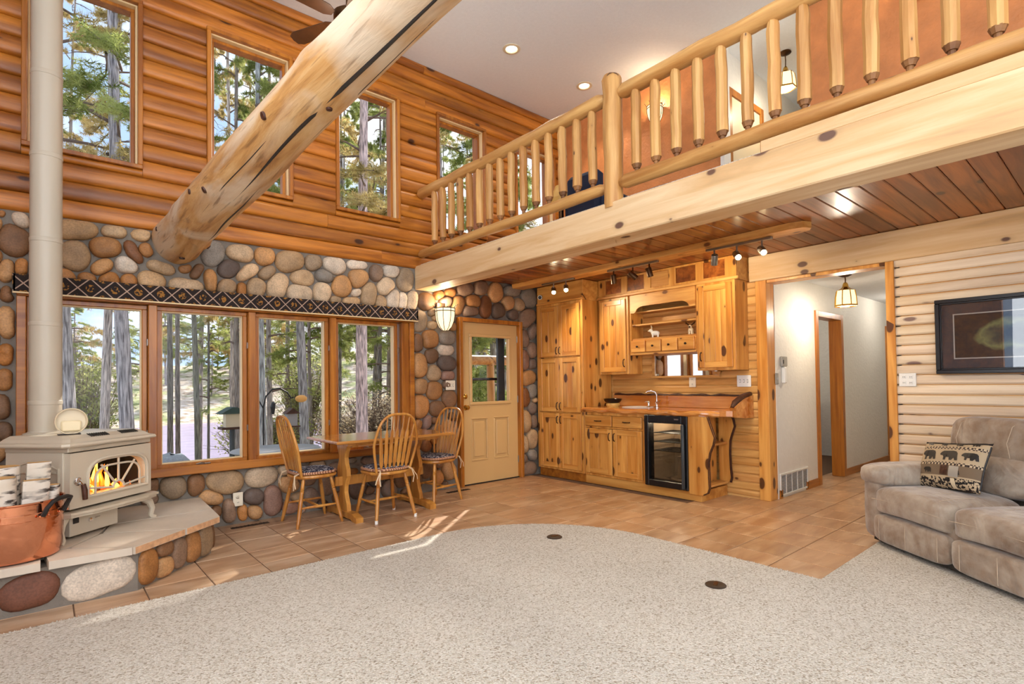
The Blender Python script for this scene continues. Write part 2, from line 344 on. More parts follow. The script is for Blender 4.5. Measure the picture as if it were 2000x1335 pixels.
def solo(name, mb, mat, label, cat, group=None, smooth=None, kind=None, color=None, base=None):
    xs, ys, zs = zip(*mb.v)
    off = base or ((min(xs) + max(xs)) / 2, (min(ys) + max(ys)) / 2, min(zs))
    o = bpy.data.objects.new(name, mb.mesh(name, mat, off, smooth)); COL.objects.link(o); o.location = off
    if color: o.color = color
    return tag(o, label, cat, group, kind)
def copy_tree(o, parent=None):
    c = o.copy(); COL.objects.link(c); c.parent = parent
    for ch in list(o.children): copy_tree(ch, c)
    return c
def inst(name, me, parent, loc=(0, 0, 0), rz=0.0, color=None, scale=None):
    o = bpy.data.objects.new(name, me); COL.objects.link(o); o.parent = parent; o.location = loc; o.rotation_euler = (0, 0, rz)
    if color: o.color = color
    if scale: o.scale = scale
    return o
def holed(mb, u0, u1, v0, v1, holes, put):
    us = sorted({u0, u1, *[h[0] for h in holes], *[h[1] for h in holes]}); vs = sorted({v0, v1, *[h[2] for h in holes], *[h[3] for h in holes]})
    us = [u for u in us if u0 <= u <= u1]; vs = [v for v in vs if v0 <= v <= v1]
    for a, b in zip(us, us[1:]):
        run = None
        for c, d in zip(vs, vs[1:]):
            mu, mv = (a + b) / 2, (c + d) / 2
            solid = not any(h[0] < mu < h[1] and h[2] < mv < h[3] for h in holes)
            if solid: run = [run[0], d] if run else [c, d]
            if (not solid) and run: put(a, b, run[0], run[1]); run = None
        if run: put(a, b, run[0], run[1])
def rot_to(d, loc=(0, 0, 0)):
    return Matrix.Translation(loc) @ Vector(d).to_track_quat('Z', 'Y').to_matrix().to_4x4()
# ------------------------------------------------------------------ window wall: mortar, stones, logs
UPW = [(-5.86, -5.10), (-4.62, -3.86), (-3.42, -2.67), (-2.17, -1.42), (-0.92, -0.15)]
UZ0, UZ1 = 3.10, 4.53
LW = (-5.88, -2.52, 0.51, 2.02); DR = (-1.885, -0.85, 0.0, 2.08)
mb = MB()
holes = [(LW[0] + .03, LW[1] - .03, LW[2] + .03, LW[3] - .03), (DR[0] + .03, DR[1] - .03, -1, DR[3] - .03)] + [(a + .01, b - .01, UZ0 + .01, UZ1 - .01) for a, b in UPW]
holed(mb, -7.45, 0.3, -0.3, 5.05, holes, lambda a, b, c, d: mb.box(a, b, 0.0, 0.22, c, d))
wall_back = solo('wall_back', mb, M['mortar'], 'window wall of round river stones below and honey stained logs above', 'wall', kind='structure', base=(0, 0, 0))

STC = dict(t=(186, 152, 112), u=(160, 134, 104), o=(178, 122, 68), n=(190, 142, 92), r=(136, 88, 54), b=(128, 92, 62), w=(218, 200, 178), l=(208, 180, 146), g=(146, 136, 124), k=(104, 88, 78), p=(138, 114, 96), c=(152, 116, 98), C=(120, 76, 58))
STONES = "-5.525 2.531 0.136 0.079 15 t;-5.296 2.546 0.088 0.050 9 t;-5.051 2.558 0.134 0.052 5 t;-5.543 2.313 0.127 0.087 78 u;-5.353 2.415 0.103 0.081 24 o;-5.162 2.398 0.107 0.043 -61 r;-5.073 2.433 0.054 0.049 58 o;-5.369 2.251 0.083 0.051 45 n;-5.210 2.284 0.075 0.065 -9 w;-5.593 2.154 0.064 0.051 -63 o;-5.467 2.144 0.060 0.045 -14 o;-5.323 2.148 0.069 0.061 32 o;-5.190 2.159 0.059 0.056 -38 o;-5.036 2.176 0.104 0.071 -11 t;-4.966 2.294 0.106 0.045 -10 t;-4.784 2.314 0.052 0.040 18 o;-4.696 2.297 0.083 0.036 59 b;-4.712 2.437 0.065 0.044 83 o;-4.772 2.157 0.144 0.059 -2 l;-4.587 2.223 0.120 0.046 -87 n;-4.566 2.472 0.123 0.090 79 g;-4.343 2.509 0.122 0.073 1 l;-4.435 2.353 0.102 0.083 24 k;-4.277 2.340 0.126 0.054 36 l;-4.457 2.181 0.078 0.070 56 u;-4.327 2.175 0.067 0.040 87 o;-4.197 2.203 0.094 0.077 77 t;-4.121 2.512 0.094 0.084 21 n;-4.103 2.356 0.096 0.055 39 u;-3.887 2.495 0.142 0.104 18 t;-4.000 2.244 0.134 0.093 68 l;-3.767 2.346 0.121 0.083 2 t;-3.653 2.516 0.093 0.080 36 u;-3.543 2.393 0.100 0.065 -3 g;-3.433 2.513 0.118 0.093 1 w;-3.793 2.194 0.129 0.089 -5 l;-3.565 2.217 0.106 0.084 79 l;-3.351 2.308 0.116 0.099 70 n;-3.419 2.151 0.066 0.043 0 t;-3.245 2.155 0.109 0.044 1 t;-3.192 2.253 0.065 0.038 17 w;-3.178 2.558 0.122 0.050 4 w;-3.167 2.410 0.114 0.092 21 n;-2.957 2.491 0.092 0.072 76 p;-2.776 2.536 0.109 0.063 6 w;-3.050 2.250 0.142 0.083 81 t;-2.841 2.351 0.108 0.096 52 l;-2.595 2.459 0.131 0.098 80 u;-2.905 2.179 0.075 0.061 77 t;-2.760 2.232 0.120 0.077 -88 w;-2.637 2.214 0.105 0.052 88 w;-2.504 2.226 0.121 0.066 77 l;-2.318 2.236 0.121 0.101 19 b;-2.418 2.001 0.132 0.096 84 u;-2.146 2.325 0.081 0.055 11 o;-2.051 2.260 0.097 0.062 9 p;-1.975 2.367 0.084 0.050 9 o;-1.759 2.426 0.136 0.075 18 p;-1.863 2.238 0.123 0.090 74 n;-1.634 2.296 0.127 0.085 3 o;-1.510 2.471 0.117 0.090 16 p;-1.684 2.176 0.128 0.064 6 p;-1.430 2.255 0.146 0.092 85 r;-1.266 2.436 0.128 0.114 46 n;-1.218 2.219 0.120 0.095 27 k;-0.991 2.490 0.155 0.068 7 g;-1.058 2.320 0.111 0.099 34 n;-0.848 2.317 0.113 0.089 15 t;-0.686 2.415 0.148 0.130 31 g;-0.970 2.183 0.110 0.068 7 k;-0.710 2.145 0.148 0.136 41 p;-0.637 1.973 0.147 0.079 57 p;-0.763 1.869 0.133 0.094 85 p;-0.642 1.705 0.106 0.087 83 p;-0.778 1.575 0.153 0.085 88 c;-0.636 1.521 0.087 0.070 4 p;-0.707 1.324 0.133 0.098 1 n;-0.644 1.148 0.106 0.087 89 g;-0.760 1.060 0.132 0.085 89 r;-2.441 1.743 0.118 0.085 59 b;-2.288 1.791 0.127 0.102 8 o;-2.035 1.814 0.105 0.092 14 g;-2.255 1.593 0.093 0.085 11 b;-2.052 1.671 0.110 0.069 -3 w;-2.431 1.482 0.143 0.109 88 n;-2.054 1.511 0.133 0.086 2 k;-2.222 1.393 0.097 0.093 81 t;-2.034 1.362 0.096 0.056 0 c;-2.413 1.232 0.103 0.095 -2 n;-2.232 1.193 0.114 0.103 -3 o;-2.015 1.071 0.111 0.097 -88 b;-2.430 1.007 0.142 0.123 -86 o;-2.178 0.973 0.122 0.079 2 b;-2.452 0.801 0.062 0.058 -28 o;-2.335 0.818 0.090 0.055 64 c;-2.482 0.597 0.082 0.054 -88 b;-2.345 0.556 0.080 0.074 -51 r;-2.188 0.700 0.087 0.072 -12 p;-2.006 0.638 0.099 0.074 -86 p;-2.009 0.423 0.099 0.081 -81 u;-2.034 0.222 0.112 0.095 -75 n;-2.342 0.276 0.105 0.094 -57 b;-2.188 0.156 0.094 0.083 -60 o;-2.474 0.144 0.083 0.067 -78 b;-2.177 0.469 0.085 0.071 -80 k;-2.333 0.406 0.070 0.047 -10 p;-0.648 0.916 0.084 0.077 -85 p;-0.775 0.734 0.153 0.085 90 t;-0.623 0.725 0.091 0.058 -90 p;-0.657 0.489 0.133 0.086 -89 t;-0.809 0.425 0.131 0.065 -90 t;-0.661 0.272 0.080 0.074 -48 g;-0.813 0.232 0.070 0.064 -64 p;-0.721 0.097 0.140 0.091 -4 p;-5.026 0.450 0.073 0.043 -86 b;-4.878 0.413 0.102 0.089 -51 u;-4.700 0.407 0.100 0.067 -84 b;-4.475 0.404 0.158 0.105 -13 t;-4.587 0.277 0.109 0.060 -29 n;-4.158 0.412 0.146 0.097 -3 l;-3.951 0.450 0.059 0.049 -21 l;-3.903 0.300 0.100 0.073 -17 n;-4.227 0.229 0.084 0.069 -28 k;-4.057 0.174 0.152 0.075 -88 c;-4.441 0.130 0.116 0.047 -88 p;-4.542 0.147 0.056 0.037 -83 b;-4.325 0.097 0.076 0.039 -87 o;-4.223 0.085 0.068 0.058 -45 n;-3.890 0.069 0.078 0.066 -39 c;-3.693 0.144 0.086 0.074 -59 p;-3.733 0.359 0.094 0.079 -25 p;-3.629 0.475 0.089 0.041 -8 u;-3.525 0.255 0.105 0.079 -81 p;-3.374 0.091 0.090 0.062 -16 b;-3.372 0.314 0.086 0.066 -80 k;-3.192 0.184 0.131 0.092 -83 k;-3.281 0.480 0.091 0.037 -7 g;-2.984 0.266 0.112 0.090 -78 k;-3.046 0.032 0.097 0.049 -11 p;-2.832 0.106 0.093 0.079 -67 p;-2.665 0.227 0.116 0.090 -80 b;-2.797 0.413 0.114 0.051 -7 g;-2.608 0.017 0.080 0.057 -16 b;-3.073 0.442 0.072 0.044 -9 p;-2.597 0.421 0.071 0.064 -62 b;-3.786 0.012 0.062 0.039 -16 p;-3.580 0.055 0.065 0.041 -15 k;-5.964 2.568 0.024 0.019 70 o;-5.860 2.534 0.073 0.045 -84 w;-5.902 2.388 0.131 0.086 83 b;-5.937 2.150 0.103 0.039 89 n;-5.856 2.187 0.066 0.034 88 o;-5.931 1.980 0.065 0.039 87 b;-5.936 1.760 0.129 0.044 90 n;-5.943 1.529 0.083 0.041 90 o;-5.948 1.341 0.075 0.044 -89 o;-5.955 1.139 0.094 0.038 -89 b;-5.947 0.962 0.068 0.044 -87 b;-5.730 2.479 0.072 0.052 79 t;-5.729 2.283 0.087 0.059 83 o;-5.699 2.121 0.050 0.045 44 t;-5.773 2.120 0.047 0.035 82 n;-5.715 2.581 0.043 0.030 22 t"
def ell(s, x, z):
    dx, dz = x - s[0], z - s[1]; c, q = s[6], s[7]
    a = abs(dx * c + dz * q) / s[2]; b = abs(-dx * q + dz * c) / s[3]
    return (a ** 2.5 + b ** 2.5) ** 0.4
def mk(x, z, a, b, ang, col): t = R(ang); return (x, z, a, b, ang, col, math.cos(t), math.sin(t))
def stones_on(stones, ok, place, depth=(0.045, 0.075), parent=None, maxf=1.16, gap=0.05):
    rs = random.Random(3)
    for i, s in enumerate(stones):
        nb = [t for j, t in enumerate(stones) if j != i and math.hypot(t[0] - s[0], t[1] - s[1]) < max(s[2], s[3]) * 1.3 + max(t[2], t[3]) * 1.3]
        n = 22; rad = []; ph = [rs.uniform(0, 6.28) for _ in range(3)]
        for k in range(n):
            q = 2 * math.pi * k / n; cx, sz = math.cos(q), math.sin(q); r = 0.012; mf = maxf * (1 + 0.05 * math.sin(2 * q + ph[0]) + 0.04 * math.sin(3 * q + ph[1]))
            while r < 0.4:
                x, z = s[0] + r * cx, s[1] + r * sz; f = ell(s, x, z)
                if f > mf or not ok(x, z) or any(ell(t, x, z) < f + gap for t in nb): break
                r += 0.004
            rad.append(max(r - 0.004, 0.01))
        for _ in range(2): rad = [0.25 * rad[k - 1] + 0.5 * rad[k] + 0.25 * rad[(k + 1) % n] for k in range(n)]
        if sum(rad) / n < 0.018: continue
        d = min(rs.uniform(*depth), 0.8 * sum(rad) / n + 0.015); m = MB(); vs = []; fs = []
        rings = [(1.0, -0.02), (1.0, 0.18 * d), (0.95, 0.52 * d), (0.82, 0.8 * d), (0.58, 0.95 * d), (0.28, d)]
        bx, bz = rs.uniform(-.15, .15), rs.uniform(-.15, .15)
        for sc, h in rings:
            for k in range(n):
                q = 2 * math.pi * k / n; r = rad[k] * sc
                vs.append((r * math.cos(q), r * math.sin(q), h * (1 + bx * math.cos(q) + bz * math.sin(q)) if h > 0 else h))
        vs.append((0, 0, d)); L = len(rings)
        for a in range(L - 1):
            for k in range(n): fs.append((a * n + k, a * n + (k + 1) % n, (a + 1) * n + (k + 1) % n, (a + 1) * n + k))
        for k in range(n): fs.append(((L - 1) * n + k, (L - 1) * n + (k + 1) % n, L * n))
        m.add([place(p[0], p[1], p[2], True) for p in vs], fs)
        o = bpy.data.objects.new('stone', m.mesh('stone', M['stone'], (0, 0, 0), 60)); COL.objects.link(o); o.parent = parent
        o.location = Vector(place(s[0], s[1], 0, False)) - (parent.location if parent.name != 'wall_back' else Vector((0, 0, 0)))
        c = STC[s[5]]; v = rs.uniform(0.92, 1.08); w = rs.uniform(-5, 5)
        o.color = C(min(255, max(0, c[0] * v + w)), min(255, c[1] * v), min(255, max(0, c[2] * v - w)))
wl = []
for e in STONES.split(';'):
    q = e.split(); wl.append(mk(*map(float, q[:5]), q[5]))
def okw(x, z):
    if not (-7.4 < x < -0.535 and 0.012 < z < 2.598): return False
    if LW[0] - .01 < x < LW[1] + .01 and LW[2] - .01 < z < LW[3] - 0.0: return False
    if DR[0] - .012 < x < DR[1] + .012 and z < DR[3] + .012: return False
    if -5.91 < x < -2.49 and 1.97 < z < 2.10: return False
    if -2.48 < x < -2.2 and z > 2.34: return False
    if math.hypot(x + 4.85, z - 2.53) < 0.20: return False
    return True
rs = random.Random(11); tries = 0
while tries < 11000:
    tries += 1
    x, z = rs.uniform(-7.35, -0.56), rs.uniform(0.06, 2.55); big = rs.choice([(.14, .1), (.11, .08), (.08, .07), (.06, .045), (.045, .035)]) if tries > 1500 else (rs.uniform(.1, .15), rs.uniform(.08, .12))
    if x > -5.95 and big[0] > .07: continue
    if not all(okw(x + dx * big[0] * .8, z + dz * big[1] * .8) for dx in (-1, 0, 1) for dz in (-1, 0, 1)): continue
    c = mk(x, z, big[0], big[1], rs.uniform(-30, 30), rs.choice('tonbup'))
    if all(ell(t, x, z) > 1.0 + 0.72 * big[1] / t[3] and ell(c, t[0], t[1]) > 1.45 for t in wl if abs(t[0] - x) < .5 and abs(t[1] - z) < .5): wl.append(c)
stones_on(wl, okw, lambda a, b, h, loc: (a, -h, b), parent=wall_back)

def log_piece(xa, xb, z0, z1, seed, bulge=0.042):
    rr = random.Random(seed); m = MB(); nx = max(2, int((xb - xa) / 0.22)); n = 9; vs = []; fs = []
    p1, p2, p3 = rr.uniform(0, 6), rr.uniform(0, 6), rr.uniform(0, 6); h = (z1 - z0) / 2; cz = (z0 + z1) / 2
    for i in range(nx + 1):
        x = xa + (xb - xa) * i / nx; wz = 0.005 * math.sin(x * 2.3 + p1) + 0.003 * math.sin(x * 6.1 + p2); wb = bulge * (1 + 0.10 * math.sin(x * 1.9 + p3) + 0.05 * math.sin(x * 7 + p1))
        for j in range(n):
            t = -math.pi / 2 + math.pi * j / (n - 1)
            vs.append((x, -wb * max(0, math.cos(t)) ** 0.5, cz + wz * math.cos(t) + (h - 0.001) * math.sin(t)))
    for i in range(nx):
        for j in range(n - 1): fs.append((i * n + j, i * n + j + 1, (i + 1) * n + j + 1, (i + 1) * n + j))
    fs += [tuple(range(n)), tuple(range(nx * n + n - 1, nx * n - 1, -1))]
    m.add(vs, fs); return m
z = 2.605; i = 0; DZ = 0.1461
while z < 5.03:
    z1 = min(z + DZ, 5.045)
    segs = [(-7.4, 0.02)]
    for a, b in UPW:
        if z1 > UZ0 + 0.06 and z < UZ1 - 0.05:
            segs = [q for s in segs for q in ([(s[0], a - 0.0), (b + 0.0, s[1])] if s[0] < a and b < s[1] else [s])]
    extra = []
    if len(segs) > 1:
        for a, b in UPW:
            if z < UZ0 - .012 < z1: extra.append((a, b, z, UZ0 + .004))
            if z < UZ1 + .012 < z1: extra.append((a, b, UZ1 - .004, z1))
    for a, b, za, zb in extra: part('log', log_piece(a + .001, b - .001, za, zb, i * 7 + int(a * 13)), M['log'], wall_back, 50)
    for s in segs:
        cuts = [s[0]]
        if s[1] - s[0] > 4: cuts += [-2.9 + 0.7 * math.sin(i * 2.1)]
        cuts.append(s[1])
        for a, b in zip(cuts, cuts[1:]):
            rr = random.Random(i * 31 + int(a * 10)); v = rr.uniform(0.86, 1.08)
            part('log', log_piece(a + .001, b - .001, z, z1, i * 7 + int(a * 13)), M['log'], wall_back, 50, color=(v, v * rr.uniform(.95, 1.02), v * rr.uniform(.9, 1.05), 1))
    z = z1; i += 1
    if z > 5.0: break

# ------------------------------------------------------------------ windows
def frame_rect(m, x0, x1, z0, z1, t, y0, y1, c=0.004):
    m.box(x0, x1, y0, y1, z1 - t, z1, c); m.box(x0, x1, y0, y1, z0, z0 + t, c); m.box(x0, x0 + t, y0, y1, z0 + t, z1 - t, c); m.box(x1 - t, x1, y0, y1, z0 + t, z1 - t, c)
names = ['beside the stove pipe', 'behind the big peeled log', 'right of the big peeled log', 'at the left end of the loft railing', 'behind the loft railing by the loft corner']
for i, (a, b) in enumerate(UPW):
    w = thing('window_%d' % (i + 1), 'tall upper window with amber wood frame in log wall ' + names[i], 'window', (0.5 * (a + b), 0, UZ0), kind='structure')
    m = MB(); frame_rect(m, a, b, UZ0, UZ1, .034, -0.066, 0.20); part('window_frame', m, M['trim_z'], w, world=True)
    m = MB(); frame_rect(m, a + .034, b - .034, UZ0 + .022, UZ1 - .034, .014, -0.02, 0.10, 0.002); part('bead', m, M['sash'], w, world=True)
    m = MB(); frame_rect(m, a + .048, b - .048, UZ0 + .03, UZ1 - .048, .028, 0.03, 0.11); part('sash', m, M['trim_z'], w, world=True)
    m = MB(); m.box(a + .07, b - .07, 0.066, 0.072, UZ0 + .05, UZ1 - .07); part('pane', m, M['glass'], w, world=True)
w = thing('window_6', 'wide four pane picture window with amber frame in stone wall behind table', 'window', (-4.2, 0, LW[2]), kind='structure')
m = MB(); frame_rect(m, LW[0], LW[1], LW[2], LW[3], .055, -0.075, 0.20); m.box(LW[0], LW[1], -0.09, -0.07, LW[2], LW[2] + .075, .006); part('window_frame', m, M['trim_x'], w, world=True)
panes = [(-5.72, -5.03), (-5.03, -4.245), (-4.245, -3.46), (-3.46, -2.66)]
m = MB(); m.box(LW[0] + .055, -5.72, -0.04, 0.18, LW[2] + .055, LW[3] - .055, .004); part('mullion', m, M['trim_z'], w, world=True)
for x in (-5.03, -4.245, -3.46): m = MB(); m.box(x - .032, x + .032, -0.05, 0.18, LW[2] + .055, LW[3] - .055, .005); part('mullion', m, M['trim_z'], w, world=True)
m = MB(); m.box(-2.66, LW[1] - .055, -0.04, 0.18, LW[2] + .055, LW[3] - .055, .004); part('mullion', m, M['trim_z'], w, world=True)
for i, (a, b) in enumerate(panes):
    g0, g1 = a + .034, b - .034
    m = MB(); frame_rect(m, g0, g1, LW[2] + .058, LW[3] - .058, .036, 0.0, 0.09, .004); s = part('sash', m, M['trim_z'], w, world=True)
    m = MB(); frame_rect(m, g0 + .036, g1 - .036, LW[2] + .094, LW[3] - .094, .009, 0.02, 0.085, .002); part('bead', m, M['sash'], s, world=True)
    m = MB(); m.box(g0 + .04, g1 - .04, 0.05, 0.056, LW[2] + .098, LW[3] - .098); part('pane', m, M['glass'], s, world=True)
    m = MB()
    for zz in (0.85, 1.62): m.box(g1 - .006, g1 + .012, -0.012, 0.0, zz, zz + .06, .003)
    part('hinge', m, M['steel'], s, world=True)
    m = MB(); xc = 0.5 * (a + b); m.box(xc - .05, xc + .05, -0.012, 0.0, LW[2] + .07, LW[2] + .082, .003); m.tube([(xc, -.01, LW[2] + .08), (xc - .03, -.03, LW[2] + .088), (xc - .07, -.03, LW[2] + .078)], .006, 6); part('crank_handle', m, M['steel'], s, world=True)

# patterned valance
m_, nt_, b_ = new_mat('valance_cloth'); k = N(nt_)
tc = k.n('TexCoord'); sp = k.n('SeparateXYZ'); k.l(tc.outputs['Object'], sp.inputs[0])
u = k.math('MULTIPLY', sp.outputs['X'], 6.4); v = k.math('MULTIPLY', sp.outputs['Z'], 6.4)
def tri(q): return k.math('ABSOLUTE', k.math('SUBTRACT', k.math('FRACT', q), 0.5))
d1 = tri(k.math('ADD', u, v)); d2 = tri(k.math('SUBTRACT', u, v))
line = k.math('LESS_THAN', k.math('MINIMUM', d1, d2), 0.035)
mo = k.n('TexNoise', Scale=60.0, Detail=3.0); k.l(tc.outputs['Object'], mo.inputs['Vector'])
dd = k.math('ADD', k.math('POWER', k.math('SUBTRACT', 0.5, d1), 2.0), k.math('POWER', k.math('SUBTRACT', 0.5, d2), 2.0))
leaf = k.math('MULTIPLY', k.math('LESS_THAN', dd, 0.07), k.math('GREATER_THAN', mo.outputs['Fac'], 0.50))
col = k.mix(leaf, C(34, 24, 22), C(150, 104, 44)); col = k.mix(line, col, C(176, 150, 132))
k.l(col, b_.inputs['Base Color']); b_.inputs['Roughness'].default_value = 0.9; M['valance'] = m_
m = MB(); m.box(-5.90, -2.495, -0.125, -0.105, 1.985, 2.118, .004); m.box(-5.90, -5.885, -.125, -.06, 1.985, 2.118); m.box(-2.51, -2.495, -.125, -.06, 1.985, 2.118); m.box(-5.89, -2.505, -.12, -.06, 2.10, 2.116)
va = solo('valance', m, M['valance'], 'dark diamond patterned cloth valance along the top of picture window', 'valance', base=(-4.2, -.115, 2.05))
m = MB(); m.box(-5.90, -2.495, -.127, -.105, 1.975, 1.987, .002); part('hem', m, M['sash'], va, world=True)

# ------------------------------------------------------------------ exterior door
d = thing('door_1', 'tan half glass exterior door with two lower panels in stone wall', 'door', (-1.37, 0, 0), kind='structure')
m = MB(); t = .05
m.box(DR[0], DR[0] + t, -.075, .2, 0, DR[3], .004); m.box(DR[1] - t, DR[1], -.075, .2, 0, DR[3], .004); m.box(DR[0] + t, DR[1] - t, -.075, .2, DR[3] - t, DR[3], .004); part('door_frame', m, M['trim_z'], d, world=True)
x0, x1 = DR[0] + t + .003, DR[1] - t - .003; W_ = x1 - x0
gx0, gx1, gz0, gz1 = x0 + .16, x1 - .15, 1.02, 1.86
pz = (0.30, 0.82); px = [(x0 + .165, x0 + .405), (x1 - .40, x1 - .165)]
m = MB(); holed(m, x0, x1, .012, 2.028, [(gx0, gx1, gz0, gz1)] + [(a, b, *pz) for a, b in px], lambda a, b, c, e: m.box(a, b, -.008, .036, c, e))
for a, b in px: m.box(a, b, .006, .03, *pz)
leafo = part('door_leaf', m, M['door'], d, world=True)
for a, b in px:
    m = MB(); frame_rect(m, a - .012, b + .012, pz[0] - .012, pz[1] + .012, .022, -.016, 0.008, .006); part('panel_moulding', m, M['door'], leafo, world=True)
    m = MB(); m.box(a + .035, b - .035, -.006, .01, pz[0] + .04, pz[1] - .04, .01); part('raised_panel', m, M['door'], leafo, world=True)
m = MB(); frame_rect(m, gx0 - .03, gx1 + .03, gz0 - .03, gz1 + .03, .04, -.028, 0.0, .008); part('glazing_frame', m, M['door'], leafo, world=True)
m = MB(); m.box(gx0, gx1, .01, .016, gz0, gz1); part('pane', m, M['glass'], leafo, world=True)
kx = x0 + .065
m = MB(); Mx = Matrix.Translation((kx, -.008, .965)) @ Matrix.Rotation(R(90), 4, 'X'); m.lathe([(.03, 0), (.032, .006), (.014, .012), (.012, .03), (.026, .042), (.03, .055), (.022, .068), (0.0, .072)], 18, Mx); part('door_knob', m, M['brass'], d, 40, world=True)
m = MB(); Mx = Matrix.Translation((kx, -.008, 1.10)) @ Matrix.Rotation(R(90), 4, 'X'); m.lathe([(.03, 0), (.03, .01), (.022, .016), (0, .017)], 18, Mx); m.box(kx - .004, kx + .004, -.04, -.02, 1.09, 1.11); part('deadbolt', m, M['brass'], d, 40, world=True)
for zz in (.2, 1.0, 1.8):
    m = MB(); m.box(x1 - .004, x1 + .012, -.02, -.006, zz, zz + .09, .002); part('hinge', m, M['steel'], d, world=True)
m = MB(); m.box(DR[0] + t, DR[1] - t, -.03, .2, 0.0, .012); part('threshold', m, M['iron'], d, world=True)
# storm door outside
s = thing('storm_door', 'dark grey storm door frame with black mid rail outside the tan door', 'door', (-1.37, .3, 0))
m = MB(); frame_rect(m, DR[0] + .06, DR[1] - .06, .02, 2.03, .12, .24, .28, .004); part('frame', m, M['darkgrey'], s, world=True)
m = MB(); m.box(DR[0] + .2, DR[1] - .2, .24, .28, 1.30, 1.335); part('mid_rail', m, M['black'], s, world=True)

# ------------------------------------------------------------------ floor: tiles, grout, carpet
def in_carpet(x, y):
    if y > -1.63: return False
    if x > -2.045: return y < -4.15 and x < -0.02
    if x > -3.25 and y > -2.85: return math.hypot(x + 3.25, y + 2.85) < 1.215
    return True
m = MB(); m.box(-7.45, 6.0, -9.0, 0.05, -0.12, -0.004); floor = solo('floor', m, M['grout'], 'terracotta coloured square tile floor with dark grout lines', 'floor', kind='structure', base=(0, 0, 0))
tm = MB(); tm.box(-.1717, .1717, -.1717, .1717, -.006, 0.0, .003); tme = tm.mesh('tile', M['tile'])
cells = []
for ix in range(-17, 20):
    for iy in range(-14, 1):
        cx, cy = -1.74 + .35 * (ix + .5), -0.30 + .35 * (iy + .5)
        a, b, c, e = cx - .175, cx + .175, cy - .175, cy + .175
        if all(in_carpet(p, q) for p in (a, b) for q in (c, e)): continue
        if cx > 0 and not (-4.3 < cy < -2.8) : continue
        if (cx < -5.0 and cy > -.75) or (cx < -5.4 and cy > -1.15): continue
        if cx < -7.2 or cx > 5.2 or (cx > -0.6 and cy > -2.4) or (cx > -.4 and cy < -4.6): continue
        cells.append((cx, cy, a, b, c, min(e, -0.002)))
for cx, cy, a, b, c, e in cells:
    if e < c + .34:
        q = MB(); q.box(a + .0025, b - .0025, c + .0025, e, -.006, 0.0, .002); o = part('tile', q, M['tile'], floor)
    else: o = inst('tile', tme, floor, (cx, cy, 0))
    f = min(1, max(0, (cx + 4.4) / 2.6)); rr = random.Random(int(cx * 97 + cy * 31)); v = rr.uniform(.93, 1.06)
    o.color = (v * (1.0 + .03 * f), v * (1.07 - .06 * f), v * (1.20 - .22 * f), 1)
out = [(-7.4, -1.63), (-3.25, -1.63)] + [(-3.25 + 1.215 * math.sin(R(a)), -2.85 + 1.22 * math.cos(R(a))) for a in range(3, 91, 3)] + [(-2.045, -4.15), (-0.05, -4.15), (-0.05, -8.9), (-7.4, -8.9)]
bm = bmesh.new(); top = [bm.verts.new((x, y, .014)) for x, y in out]; bm.faces.new(top); r_ = bmesh.ops.extrude_face_region(bm, geom=bm.faces[:])
for v in [g for g in r_['geom'] if isinstance(g, bmesh.types.BMVert)]: v.co.z = -.002
bmesh.ops.recalc_face_normals(bm, faces=bm.faces[:]); me = bpy.data.meshes.new('carpet'); bm.to_mesh(me); bm.free(); me.materials.append(M['carpet'])
carpet = bpy.data.objects.new('carpet', me); COL.objects.link(carpet); tag(carpet, 'cream looped pile carpet with rounded corner in front of the tile floor', 'carpet', kind='stuff')
# looped tufts along the edge and over the near field
rt = random.Random(5); m = MB()
pts = []
for (a, b) in zip(out[:32], out[1:33]):
    L_ = math.hypot(b[0] - a[0], b[1] - a[1]); nn = int(L_ / .012)
    for q in range(nn):
        t = q / nn; x, y = a[0] + (b[0] - a[0]) * t, a[1] + (b[1] - a[1]) * t
        if x < -6.3 or x > -0.6: continue
        pts.append((x + rt.uniform(-.006, .006), y + rt.uniform(-.008, .004)))
for x, y in pts:
    r = rt.uniform(.006, .010); q = rt.uniform(0, 6.28)
    vs = [(x + r * math.cos(q + k * 1.57), y + r * math.sin(q + k * 1.57), .004) for k in range(4)] + [(x, y, .017 + rt.uniform(0, .005))]
    m.add(vs, [(0, 1, 4), (1, 2, 4), (2, 3, 4), (3, 0, 4)])
part('edge_loops', m, M['carpet'], carpet, kind='stuff')
for i, (x, y) in enumerate([(-2.597, -2.361), (-2.615, -3.76)]):
    f = thing('floor_outlet_cover', ['round dark bronze floor outlet cover in carpet nearer the cabinets', 'round dark bronze floor outlet cover in carpet nearer the sofa'][i], 'outlet cover', (x, y, .014), R(20 * i), 'floor outlet covers')
    q = MB(); q.lathe([(.062, 0), (.062, .005), (.056, .009), (.030, .010), (.0, .010)], 24); part('rim', q, M['ventdark'], f, 40)
    q = MB(); q.box(-.03, .03, -.012, .012, .009, .0125, .001); part('flip_lid', q, M['bronze'], f)
for i, (x, y) in enumerate([(-4.30, -.16), (-2.03, -.215)]):
    f = thing('floor_vent', ['dark slotted floor vent under the window by the hearth', 'dark slotted floor vent beside the tan door'][i], 'vent', (x, y, 0), 0, 'floor vents')
    q = MB(); q.box(-.16, .16, -.028, .028, 0, .004, .001); part('frame', q, M['ventdark'], f)
    for k2 in range(9):
        q = MB(); q.box(-.145 + k2 * .0325, -.135 + k2 * .0325, -.022, .022, .004, .007); part('louver', q, M['iron'], f)
